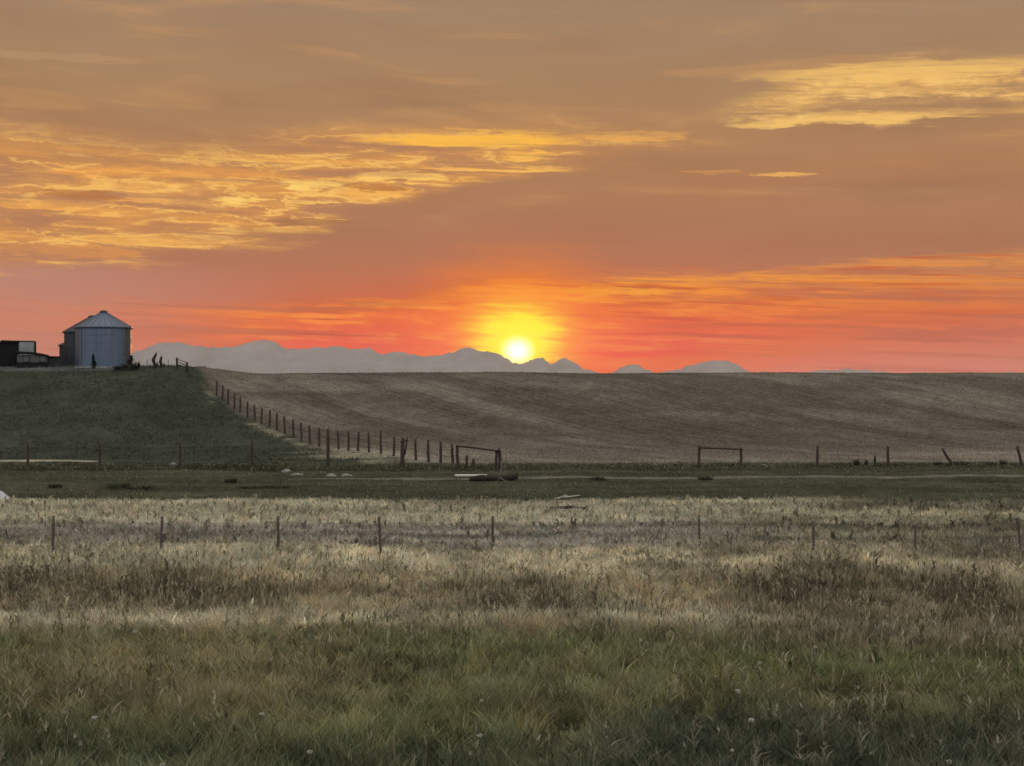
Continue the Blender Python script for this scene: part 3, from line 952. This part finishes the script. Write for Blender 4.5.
# ---- near wire fence across the pasture
ND = 50.0
near = [(-120, 1.25), (-30, 1.2), (53, 1.28), (161, 1.26), (278, 1.25), (381, 1.28), (493, 1.3), (700, 1.32), (813, 1.1), (915, 1.05), (1020, 1.35), (1120, 1.2)]
build_fence('wire_fence', 'near wire fence of thin dark posts crossing the pale rough pasture', [spot(p, ND) for p, _ in near], [h for _, h in near],
            [.05, .05, .05, .046, .048, .05, .05, .038, .045, .036, .045, .05], 3, mat=M_wood_grey, leans={3: (.03, 0), 4: (.01, 0), 2: (.02, 0), 10: (-.05, 0)})

# ---- cross fence at the foot of the hill, left of the gateway
CD = 86.0
lf = [(-60, 1.4, .07), (28, 1.45, .075), (100, 1.55, .08), (180, 1.5, .07), (252, 1.6, .08), (328, 2.25, .10), (402, 1.75, .12), (458, 1.42, .09), (496, 1.05, .08), (501, 1.22, .10)]
pts = [spot(p, CD - (1.6 if p > 440 else 0)) for p, _, _ in lf]
fr, loc = build_fence('cross_fence', 'cross fence left of the gateway, ending in a long braced rail near the log', pts, [h for _, h, _ in lf], [r for *_, r in lf], 3, mat=M_wood_red,
                      leans={5: (0.0, 0), 7: (-.04, 0), 8: (.02, 0), 9: (-.10, 0), 6: (.03, 0)}, labels={5: 'tallest post of this fence'}, wire_idx=[(0, 6)])
bm = bm_new()
a = loc[7][0] + Vector((-.12, -.12, 1.37)); b = loc[9][0] + Vector((.0, -.14, 1.06))
add_tube(bm, [a, a.lerp(b, .33) + Vector((0, 0, .02)), a.lerp(b, .66), b], [.06, .055, .055, .05], 8, .1, 5)
obj('brace_rail', bm_done(bm, 'brace_rail', True), M_wood_red, fr)
bm = bm_new()   # second thinner pole lashed against the double post
a = loc[6][0]
add_tube(bm, [a + Vector((.16, -.02, .75)), a + Vector((.26, -.03, 1.4)), a + Vector((.30, -.03, 1.78))], [.05, .05, .045], 7, .1, 6)
add_tube(bm, [a + Vector((-.1, -.08, 1.5)), a + Vector((.36, -.09, 1.62))], .035, 7, .1, 8)
obj('lashed_pole', bm_done(bm, 'lashed_pole', True), M_wood_red, fr)

# ---- cross fence, right of the gateway
rf = [(699, 1.3, .085), (741, 1.1, .085), (817, 1.15, .085), (888, 1.2, .085), (953, 1.0, .085), (1022, 1.2, .085), (1095, 1.2, .08)]
fr, loc = build_fence('cross_fence', 'cross fence right of the gateway with a goal-shaped brace and tilted posts', [spot(p, CD) for p, _, _ in rf], [h for _, h, _ in rf], [r for *_, r in rf], 2,
                      leans={0: (.0, 0), 1: (.0, 0), 2: (.03, 0), 3: (-.01, 0), 4: (-.62, 0), 5: (-.24, 0)}, labels={4: 'post leaning far over to the left'})
bm = bm_new()
a = loc[0][0] + Vector((-.05, -.11, 1.14)); b = loc[1][0] + Vector((.08, -.12, 1.03))
add_tube(bm, [a, a.lerp(b, .5), b], [.055, .05, .05], 8, .1, 9)
obj('brace_rail', bm_done(bm, 'brace_rail', True), M_wood, fr)

# ---- long fence climbing the hill between green pasture and stubble
dpx = [216.5, 222.5, 228, 234.5, 240, 247.5, 255, 261.5, 269.5, 277, 285, 293.7, 301.7, 310, 319.3, 338.7, 348.4, 358, 369, 381, 393.7, 416, 428.6, 440.6, 453, 467, 473]
P0 = Vector((-26.8, 136)); P1 = Vector((-1.8, 84))
dp = []
for p in dpx:
    k = (p - 512) / F
    dv = P1 - P0
    t = (k * P0.y - P0.x) / (dv.x - k * dv.y)
    q = P0 + dv * t
    dp.append(Vector((q.x, q.y, tz(q.x, q.y))))
hts = [1.35] * 8 + [1.4] * 7 + [1.3, 1.3, 1.35, 1.3, 1.5, 1.25, 1.3, 1.35, 1.35, 1.3, .75, .6]
build_fence('hill_fence', 'long post fence climbing the hill between green pasture and brown stubble', dp, hts, .085, 3, mat=M_wood_red)


# ------------------------------------------------------------------ plants
def weed_mesh(h, r, n, seed, c, spread=.8, lw=.05, stems=True):
    q = np.random.default_rng(seed)
    az = q.random(n) * 2 * math.pi; rr = r * np.sqrt(q.random(n)) * .7
    hh = h * (.35 + .65 * q.random(n)) * (1 - .45 * (rr / r) ** 1.5)
    x = np.cos(az) * rr; y = np.sin(az) * rr
    ox = np.cos(az) * r * spread * q.random(n) * .6; oy = np.sin(az) * r * spread * q.random(n) * .6
    fa = q.random(n) * 2 * math.pi; wx = np.cos(fa) * lw * .5; wy = np.sin(fa) * lw * .5
    b = np.stack([x, y, q.random(n) * h * .35 - .04], -1); V = np.zeros((n, 5, 3)); z0 = 0 * wx
    V[:, 0] = b - np.stack([wx, wy, z0], -1) * .6; V[:, 1] = b + np.stack([wx, wy, z0], -1) * .6
    md = b + np.stack([ox * .4, oy * .4, hh * .5], -1)
    V[:, 2] = md + np.stack([wx, wy, z0], -1); V[:, 3] = md - np.stack([wx, wy, z0], -1)
    V[:, 4] = b + np.stack([ox, oy, hh * .85], -1)
    base = (np.arange(n) * 5)[:, None]
    f = np.concatenate([base + np.array([[0, 1, 2, 3]]), base + np.array([[3, 2, 4]])], 1).ravel()
    cc = np.array(c)[None] * (.6 + .8 * q.random((n, 1))) * (1 + .2 * (q.random((n, 3)) - .5))
    return mesh_np('foliage', V.reshape(-1, 3), f, np.tile([4, 3], n), np.repeat(cc, 5, 0))


def shrub(name, label, cat, loc, h, lobes, n, seed, c, leaf=.09, group=None):
    """woody plant: branching stems and small leaves spread through uneven lobes (x, y, z, rx, rz)"""
    root = empty(name, loc)
    q = np.random.default_rng(seed)
    V = []; C = []
    bm = bm_new()
    for (lx, ly, lz, rx, rz) in lobes:
        m = max(12, int(n / len(lobes)))
        d = q.normal(size=(m, 3)); d /= np.linalg.norm(d, axis=1)[:, None]
        rad = q.random(m) ** .45 * (.75 + .5 * q.random(m))
        p = np.array((lx, ly, lz)) + d * rad[:, None] * np.array((rx, rx, rz))
        p[:, 2] = np.maximum(p[:, 2], .02)
        t1 = q.normal(size=(m, 3)); t1 /= np.linalg.norm(t1, axis=1)[:, None]
        t2 = np.cross(t1, q.normal(size=(m, 3))); t2 /= np.linalg.norm(t2, axis=1)[:, None]
        s = leaf * (.6 + .8 * q.random((m, 1)))
        V.append(np.stack([p - t1 * s, p + t2 * s * .45, p + t1 * s, p - t2 * s * .45], 1).reshape(-1, 3))
        C.append(np.repeat(np.array(c)[None] * (.55 + .9 * q.random((m, 1))), 4, 0))
        for k in range(3):
            e = Vector((lx + q.normal() * rx * .4, ly + q.normal() * rx * .4, lz + rz * .6))
            add_tube(bm, [Vector((lx * .3, ly * .3, -.1)), Vector((lx * .7, ly * .7, lz * .6)), e], [.03, .02, .008], 5, .1, k)
    V = np.concatenate(V); C = np.concatenate(C); nf = len(V) // 4
    obj('foliage', mesh_np('foliage', V, np.arange(len(V)), np.full(nf, 4), C), M_leaf, root)
    obj('stem', bm_done(bm, 'stem'), M_wood, root)
    tag(root, label, cat, group)
    return root


BK = (0.030, 0.034, 0.024)
p = spot(130, 134.5)
shrub('bush', 'dark ragged bush at the right foot of the grain bins', 'bush', p, 1.5, [(0, 0, .55, .45, .6), (.05, .1, 1.0, .22, .45), (.45, 0, .35, .35, .35), (.75, .1, .45, .12, .3), (-.5, .1, .3, .45, .3), (-1.1, 0, .2, .4, .22)], 900, 41, BK)
p = spot(93.5, 136.2)
shrub('bush', 'small pointed dark shrub standing against the front grain bin', 'bush', p, 1.3, [(0, 0, .35, .26, .4), (0, 0, .75, .17, .4), (-.02, 0, 1.1, .07, .25)], 420, 42, (0.024, 0.03, 0.032))

# dark clumps on the short grass strip
clump = [(55, 488, .35, .35, 'small dark weed clump farthest left on the short grass strip'),
         (118, 488, .45, .8, 'wide low dark weed clump below the second post of the cross fence'),
         (143, 489, .28, .7, 'flat dark weed clump between two larger clumps on the green strip'),
         (231, 483, .4, .35, 'rounded dark weed clump nearest the pale rocks'),
         (252, 488, .24, .8, 'low dark weed clump beside the rounded clump on the green strip'),
         (278, 488, .3, .75, 'dark weed clump farthest right of those on the green strip'),
         (598, 480, .3, .5, 'lone dark clump on the pale track in the gateway'),
         (705, 480, .35, .45, 'dark weed tuft on the track under the goal-shaped brace')]
for i, (px, row, h, r, lab) in enumerate(clump):
    o = obj('weed_clump', weed_mesh(h * .85, r, 150, 60 + i, (.062, .068, .040), 1.4, .045), M_leaf)
    o.location = hit(px, row, 60); tag(o, lab, 'weed', 'dark weed clumps on the green strip')
for i, (px, d, h, r, lab) in enumerate([
        (857, 86.6, .62, .22, 'bushy dark weed just left of the second upright post of the right fence'),
        (866, 86.8, .55, .10, 'short slim weed beside the bushy weed along the right fence'),
        (875, 86.4, .95, .06, 'tallest thin weed stalk along the right fence'),
        (938, 86.5, .42, .3, 'low weed just left of the far-leaning fence post'),
        (961, 86.7, .45, .5, 'broad low weed right of the far-leaning fence post'),
        (990, 86.4, .4, .45, 'broad low weed midway between the two leaning posts'),
        (1003, 86.6, .52, .25, 'upright weed left of the last leaning post'),
        (201, 148, .32, .7, 'small dark tuft on the skyline at the top of the hill fence')]):
    o = obj('tall_weed', weed_mesh(h * .85, r, 80, 80 + i, (.055, .055, .034), 1.3, .035), M_leaf)
    o.location = spot(px, d); tag(o, lab, 'weed', 'weeds along the fences')

# white seed heads in the near grass
heads = [(95, 720, 'white seed head low at the left in the brown grass'), (262, 713, 'bright white seed head in the brown patch of near grass'),
         (310, 749, 'white seed head in the darkest grass left of the middle'), (480, 732, 'white seed head in the green grass near the middle'),
         (163, 764, 'white seed head at the very bottom edge on the left'), (482, 697, 'small pale seed head in green grass above the middle'),
         (135, 632, 'pale seed head among the dry straw on the left'), (759, 661, 'tall pale seed head on the brown and green border at right'),
         (751, 719, 'largest white seed head in the dark grass at right'), (732, 749, 'tiny white seed head in the darkest grass at right'),
         (949, 762, 'white seed head at the bottom right edge'), (738, 690, 'pale seed head left of the largest one'), (815, 646, 'pale seed head in the buff grass at right')]
for i, (px, row, lab) in enumerate(heads):
    d = 5.1 * F / (row - HROW)
    p = spot(px, d)
    root = empty('seed_head', p)
    h = .42
    bm = bm_new(); add_tube(bm, [(0, 0, 0), (.01, .0, h * .6), (0, 0, h)], [.006, .005, .004], 5)
    obj('stalk', bm_done(bm, 'stalk'), M_branch, root)
    q = np.random.default_rng(200 + i); n = 60; rad = (.055 if 'largest' in lab else .03 if 'tiny' in lab or 'small' in lab else .042)
    dd = q.normal(size=(n, 3)); dd /= np.linalg.norm(dd, axis=1)[:, None]; t = np.cross(dd, q.normal(size=(n, 3))); t /= np.linalg.norm(t, axis=1)[:, None]
    c0 = np.array((0, 0, h))
    V = np.stack([c0 + t * .003, c0 - t * .003, c0 + dd * rad * np.array((1, 1, .7)) * q.uniform(.6, 1.15, (n, 1)) - t * .009, c0 + dd * rad * np.array((1, 1, .7)) * q.uniform(.6, 1.15, (n, 1)) + t * .009], 1).reshape(-1, 3)
    obj('puff', mesh_np('puff', V, np.arange(len(V)), np.full(n, 4), np.full((len(V), 3), (.62, .60, .52))), M_leaf, root)
    tag(root, lab, 'flower', 'white seed heads in the near grass')


# ------------------------------------------------------------------ rocks, log, board, branches
def rock_mesh(sx, sy, sz, seed):
    bm = bm_new(); bmesh.ops.create_icosphere(bm, subdivisions=3, radius=1)
    q = random.Random(seed); off = Vector((q.random() * 50, q.random() * 50, q.random() * 50))
    from mathutils import noise as mn
    for v in bm.verts:
        k = 1 + .45 * mn.noise(v.co * 1.1 + off) + .18 * mn.noise(v.co * 3.1 + off)
        v.co = Vector((v.co.x * sx * k, v.co.y * sy * k, v.co.z * sz * k))
        if v.co.z < -sz * .35: v.co.z = -sz * .35
    return bm_done(bm, 'rock')


for i, (px, row, s, mt, lab) in enumerate([
        (286, 472, (.26, .3, .15), M_rock, 'upper left rock of the pale pair below the cross fence'),
        (297, 475, (.3, .3, .13), M_rock, 'lower right rock of the pale pair below the cross fence'),
        (331, 476, (.3, .3, .11), M_rock, 'grey rock below the tallest fence post'),
        (346, 476, (.3, .3, .13), M_rock, 'rock just right of the tallest fence post, in pale dry grass'),
        (173, 466, (.22, .25, .2), M_rock, 'pale stone at the foot of a left cross fence post'),
        (764, 466.5, (.22, .25, .13), M_rock, 'pale stone on the fence line right of the goal-shaped brace')]):
    o = obj('rock', rock_mesh(*s, 300 + i), mt); o.location = hit(px, row, 60)
    tag(o, lab, 'rock', 'pale rocks along the cross fence')

bm = bm_new()
bm.free()
o = obj('boulder', rock_mesh(.62, .45, .34, 331), M_white); p = hit(-3, 500, 50); o.location = p + Vector((0, 0, .08)); o.rotation_euler = (0, R(16), 0)
tag(o, 'white boulder cut by the left edge beyond the straw grass', 'boulder')

# log and bleached board under the brace rail
p = hit(493, 481, 60)
bm = bm_new()
add_tube(bm, [(-1.25, 0, .12), (-.6, .05, .15), (.1, 0, .14), (.8, .03, .16), (1.32, 0, .24)], [.12, .16, .15, .15, .13], 10, .12, 3)
add_tube(bm, [(1.15, 0, .18), (1.27, -.04, .32), (1.30, -.03, .42)], [.08, .07, .05], 7, .15, 4)
o = obj('fallen_log', bm_done(bm, 'fallen_log', True), M_log); o.location = p
tag(o, 'thick dark fallen log on the track in front of the bleached board', 'log')
p = hit(471, 477.5, 60)
bm = bm_new(); add_box(bm, (0, 0, .1), (1.75, .17, .06), None, .012)
o = obj('board', bm_done(bm, 'board'), M_pale); o.location = p + Vector((0, 0, .03)); o.rotation_euler = (R(32), 0, R(-2))
tag(o, 'bleached whitish board lying flat behind the dark log', 'board')
p = hit(502, 484, 60)
bm = bm_new()
add_tube(bm, [(-.20, .1, .0), (-.14, .05, .4), (-.02, 0, .8), (-.06, .05, 1.2)], [.035, .03, .028, .018], 6, .15, 6)
add_tube(bm, [(-.14, .06, .36), (.1, -.1, .2), (.45, -.2, .03)], [.032, .028, .02], 6, .15, 7)
add_tube(bm, [(-.22, .06, .6), (-.02, 0, .8), (.2, .05, .95)], [.03, .025, .015], 6, .15, 8)
o = obj('dead_branch', bm_done(bm, 'dead_branch', True), M_branch); o.location = p
tag(o, 'forked dead branch leaning by the brace rail post behind the log', 'branch')
p = hit(566, 500, 60)
bm = bm_new()
add_tube(bm, [(-.6, 0, .03), (-.25, .1, .12), (.15, 0, .16), (.7, .2, .22)], [.03, .035, .03, .015], 6, .15, 9)
add_tube(bm, [(-.25, .1, .12), (-.05, -.1, .25), (.1, -.2, .2)], [.03, .02, .012], 6, .15, 10)
o = obj('dead_branch', bm_done(bm, 'dead_branch', True), mat_simple('bleached_branch', (.5, .46, .38), .9, 0, 8, .2)); o.location = p
tag(o, 'small bleached twig lying alone on the green strip', 'branch')
p = hit(570, 511, 50)
bm = bm_new(); add_tube(bm, [(-.9, 0, .02), (0, .05, .05), (.9, 0, .0)], [.07, .08, .06], 8, .15, 12)
o = obj('fallen_log', bm_done(bm, 'fallen_log', True), M_log); o.location = p + Vector((0, 0, .1))
tag(o, 'thin dark log half buried in the straw grass', 'log')


# ------------------------------------------------------------------ grain bins
def grain_bin(label, px, d, rad, eave, apex, dark=False, ladder=True, seed=1):
    p = spot(px, d); p.z -= .05
    root = empty('grain_bin', p, R(12 * seed))
    bm = bm_new()
    prof = []
    nr = 5
    for k in range(nr):
        z0 = eave * k / nr; z1 = eave * (k + 1) / nr
        prof += [(rad, z0 + .004), (rad, z1 - .03), (rad + .014, z1 - .025), (rad + .014, z1)]
    add_lathe(bm, prof, 64)
    for k in range(10):   # vertical sheet laps
        a = k * math.pi / 5 + .1
        add_box(bm, ((rad + .004) * math.cos(a), (rad + .004) * math.sin(a), eave / 2), (.05, .09, eave - .08), Matrix.Rotation(a, 3, 'Z'))
    obj('wall', bm_done(bm, 'wall'), M_steeldark if dark else M_steel, root)
    bm = bm_new()
    n = 24; ro = rad + .16; rt = rad * .13
    add_lathe(bm, [(ro, eave - .04), (ro, eave + .02), (rad * .55, eave + (apex - eave) * .5 + .02), (rt, apex - .06)], n)
    for k in range(n):   # standing seams
        a = (k + .5) * 2 * math.pi / n
        p0 = Vector((ro * math.cos(a), ro * math.sin(a), eave + .02)); p1 = Vector((rt * math.cos(a), rt * math.sin(a), apex - .05))
        add_tube(bm, [p0, p0.lerp(p1, .5) + Vector((0, 0, .02)), p1], .014, 4)
    roof = obj('roof', bm_done(bm, 'roof'), M_steeldark if dark else M_steelroof, root)
    bm = bm_new(); add_lathe(bm, [(rt + .05, apex - .09), (rt + .05, apex + .06), (rt * .4, apex + .16), (.02, apex + .18)], 20)
    obj('roof_cap', bm_done(bm, 'roof_cap'), M_trim, roof)
    bm = bm_new(); add_lathe(bm, [(ro + .005, eave - .09), (ro + .03, eave - .09), (ro + .03, eave - .035), (ro + .005, eave - .035)], 64, False)
    obj('eave_ring', bm_done(bm, 'eave_ring'), M_trim, roof)
    bm = bm_new(); add_lathe(bm, [(rad + .10, -.3), (rad + .10, .06), (rad - .2, .06)], 48)
    obj('base_ring', bm_done(bm, 'base_ring'), mat_simple('concrete', (.3, .3, .29), .95), root)
    tag(root, label, 'grain bin')
    if ladder:
        lad = bm_new(); a = R(-60) - R(12 * seed)
        rm = Matrix.Rotation(a, 3, 'Z')
        for s in (-.18, .18):
            add_box(lad, rm @ Vector((rad + .12, s, eave / 2)), (.03, .03, eave), rm)
        for k in range(12):
            add_box(lad, rm @ Vector((rad + .12, 0, .2 + k * .28)), (.02, .33, .02), rm)
    return root


grain_bin('front galvanised grain bin, largest, with a full conical roof showing', 103.5, 140, 2.52, 3.72, 5.18, ladder=False, seed=1)
grain_bin('second grain bin with darker wall, mostly hidden behind the front bin', 92, 146.5, 2.62, 3.45, 4.95, ladder=False, seed=2, dark=True)
grain_bin('small dark bin, a narrow sliver left of the other bins', 67, 151, .72, 2.35, 2.75, ladder=False, dark=True, seed=3)


# ------------------------------------------------------------------ sheds on the left
def yard(px, d): return spot(px, d)


def face(x, d): return math.atan2(-x, d)


def px_x(px, d): return (px - 512) / F * d


def black_shed():
    d = 141; x0 = px_x(-34, d); x1 = px_x(19, d); a = face((x0 + x1) / 2, d); w = (x1 - x0) * math.cos(a)
    p = Vector(((x0 + x1) / 2 - 2 * math.sin(a), d + 2 * math.cos(a), tz((x0 + x1) / 2, d)))
    root = empty('shed', p, a)
    H = 2.28
    bm = bm_new(); add_box(bm, (0, 0, H / 2 - .15), (w, 4, H + .3), None, .02)
    for k in range(int(w / .3)): add_box(bm, (-w / 2 + .15 + k * .3, -2.012, H / 2), (.025, .03, H - .1))
    obj('wall', bm_done(bm, 'wall'), M_black, root)
    bm = bm_new(); add_box(bm, (-.1, 0, H + .06), (w + .1, 4.4, .12), Matrix.Rotation(R(-1.2), 3, 'Y'), .02)
    add_box(bm, (w / 2 - .75, -.1, H + .17), (1.7, 4.1, .1), Matrix.Rotation(R(2.5), 3, 'Y'), .02)
    obj('roof', bm_done(bm, 'roof'), M_roofd, root)
    bm = bm_new(); add_box(bm, (-1.2, -2.05, 1.0), (1.6, .06, 2.0), None, .015); add_box(bm, (-1.2, -2.10, 1.0), (1.5, .03, .12)); 
    dr = obj('door', bm_done(bm, 'door'), M_dark, root)
    bm = bm_new(); add_box(bm, (-.62, -2.12, 1.0), (.04, .06, .2), None, .01)
    obj('handle', bm_done(bm, 'handle'), M_trim, dr)
    tag(root, 'black flat-roofed shed cut by the left edge on the hill top', 'shed')


def low_shed():
    d = 139.0; x0 = px_x(17, d); x1 = px_x(47.5, d); x2 = px_x(60, d)
    xm = (x0 + x1) / 2; a = face(xm, d); w = (x1 - x0) * math.cos(a)
    p = Vector((xm - 1.4 * math.sin(a), d + 1.4 * math.cos(a), tz(xm, d)))
    root = empty('shed', p, a)
    H = 1.2
    bm = bm_new(); add_box(bm, (0, 0, H / 2 - .1), (w, 2.6, H + .2), None, .02)
    obj('wall', bm_done(bm, 'wall'), M_greywall, root)
    bm = bm_new(); add_box(bm, (0, -1.33, .22), (w + .02, .06, .56), None, .01)
    obj('sill_boards', bm_done(bm, 'sill_boards'), M_black, root)
    # shallow curved roof, higher at its left
    bm = bm_new(); n = 10; prev = None
    for i in range(n + 1):
        t = i / n; x = -w / 2 - .1 + t * (w + .25); z = H + .30 - .34 * t**2.6
        ring = [bm.verts.new((x, y, zz)) for y, zz in ((-1.6, z), (1.6, z), (1.6, z - .16), (-1.6, z - .16))]
        if prev:
            for k in range(4): bm.faces.new((prev[k], prev[(k + 1) % 4], ring[(k + 1) % 4], ring[k]))
        else: bm.faces.new(ring)
        prev = ring
    bm.faces.new(prev)
    obj('roof', bm_done(bm, 'roof'), M_roofd, root)
    for xc, ww in ((-.55, .55), (.95, .55)):
        bm = bm_new()
        for s in (-1, 1):
            add_box(bm, (xc + s * ww / 2, -1.33, .82), (.05, .07, .5)); add_box(bm, (xc, -1.33, .82 + s * .27), (ww + .1, .07, .05))
        fr = obj('window', bm_done(bm, 'window'), M_dark, root)
        bm = bm_new(); add_box(bm, (xc, -1.315, .82), (ww - .05, .02, .48))
        obj('pane', bm_done(bm, 'pane'), M_glass, fr)
    bm = bm_new(); wl = (x2 - x1) * math.cos(a)
    add_box(bm, (w / 2 + wl / 2 + .01, .1, .45), (wl, 2.2, 1.0), None, .02)
    lt = obj('lean_to', bm_done(bm, 'lean_to'), M_dark, root)
    bm = bm_new(); add_box(bm, (w / 2 + wl / 2 + .02, .1, 1.03), (wl + .1, 2.5, .12), Matrix.Rotation(R(1.5), 3, 'Y'), .02)
    obj('roof', bm_done(bm, 'roof'), M_roofd, lt)
    tag(root, 'long low dark shed with curved roof and a lean-to, left of the grain bins', 'shed')


def container():
    d = 147.0; x0 = px_x(12, d); x1 = px_x(36, d); xm = (x0 + x1) / 2; a = face(xm, d); w = (x1 - x0) * math.cos(a)
    p = Vector((xm - 1.2 * math.sin(a), d + 1.2 * math.cos(a), tz(xm, d)))
    root = empty('storage_box', p, a)
    H = 2.45; z0 = .1
    bm = bm_new(); add_box(bm, (-.06, 0, z0 + H / 2), (w - .16, 2.3, H - .06), None, .01)
    for k in range(9): add_box(bm, (-w / 2 + .2 + k * (w - .5) / 8, -1.16, z0 + H / 2), (.05, .03, H - .3))
    obj('body', bm_done(bm, 'body'), M_boxside, root)
    bm = bm_new(); add_box(bm, (w / 2 - .08, 0, z0 + H / 2), (.2, 2.42, H), None, .015)
    obj('end_frame', bm_done(bm, 'end_frame'), M_black, root)
    bm = bm_new(); add_box(bm, (-.05, 0, z0 + H + .03), (w - .1, 2.42, .1), None, .015); 
    obj('roof', bm_done(bm, 'roof'), M_trim, root)
    for sx in (-1, 1):
        bm = bm_new(); add_box(bm, (sx * (w / 2 - .4), 0, .0), (.3, 2.2, .24))
        obj('skid', bm_done(bm, 'skid'), M_black, root)
    tag(root, 'pale grey metal storage box with a dark end, behind the low shed', 'storage box')


black_shed(); low_shed(); container()


# ------------------------------------------------------------------ things on the skyline right of the bins
def snag(px, d, h, lean, seed, lab):
    p = spot(px, d)
    bm = bm_new(); q = random.Random(seed)
    add_tube(bm, [(.06, 0, -.2), (-.02, 0, h * .25), (-.12, 0, h * .5), (-.08 + lean * .3, 0, h * .68), (lean * .8, 0, h * .86), (lean, 0, h)], [.24, .13, .15, .14, .09, .03], 8, .3, seed)
    add_tube(bm, [(.05, 0, 0), (.22, .05, h * .22), (.28, 0, h * .38)], [.16, .10, .03], 6, .2, seed + 1)
    o = obj('dead_stump', bm_done(bm, 'dead_stump', True), M_log); o.location = p
    tag(o, lab, 'stump', 'dark stumps on the skyline')


snag(154.5, 137, 1.45, .16, 3, 'taller pointed dark stump leaning right on the skyline')
snag(161.5, 137.3, 1.1, -.02, 9, 'shorter upright dark stump on the skyline beside the pointed one')

p0 = spot(177, 137.5); p1 = spot(187, 137.5)
root = empty('rail_panel', p0)
for q, hh, s in ((p0, 1.0, 1), (p1, .88, 2)):
    m = obj('post', post_mesh(hh, .10, 700 + s), M_log, root); m.location = q - p0
bm = bm_new(); v = p1 - p0
for z in (.38, .62, .88): add_tube(bm, [Vector((-.1, -.1, z + .04)), v * .5 + Vector((0, -.1, z)), v + Vector((.1, -.1, z - .06))], .028, 6, .1, 2)
obj('rail', bm_done(bm, 'rail', True), M_wood, root)
tag(root, 'small rail panel between two stout posts on the skyline', 'fence panel')

yp = [spot(139, 137.2), spot(147, 137.2), spot(168, 137.3)]
build_fence('wire_fence', 'faint low wire fence on the skyline between bush and rail panel', yp, .75, .03, 2)

# ------------------------------------------------------------------ render settings
vs = scene.view_settings
vs.view_transform = 'Standard'; vs.look = 'None'; vs.exposure = 0; vs.gamma = 1; vs.use_curve_mapping = False
scene.cycles.max_bounces = 5; scene.cycles.diffuse_bounces = 2; scene.cycles.glossy_bounces = 3; scene.cycles.transmission_bounces = 2; scene.cycles.volume_bounces = 0
scene.cycles.use_denoising = True
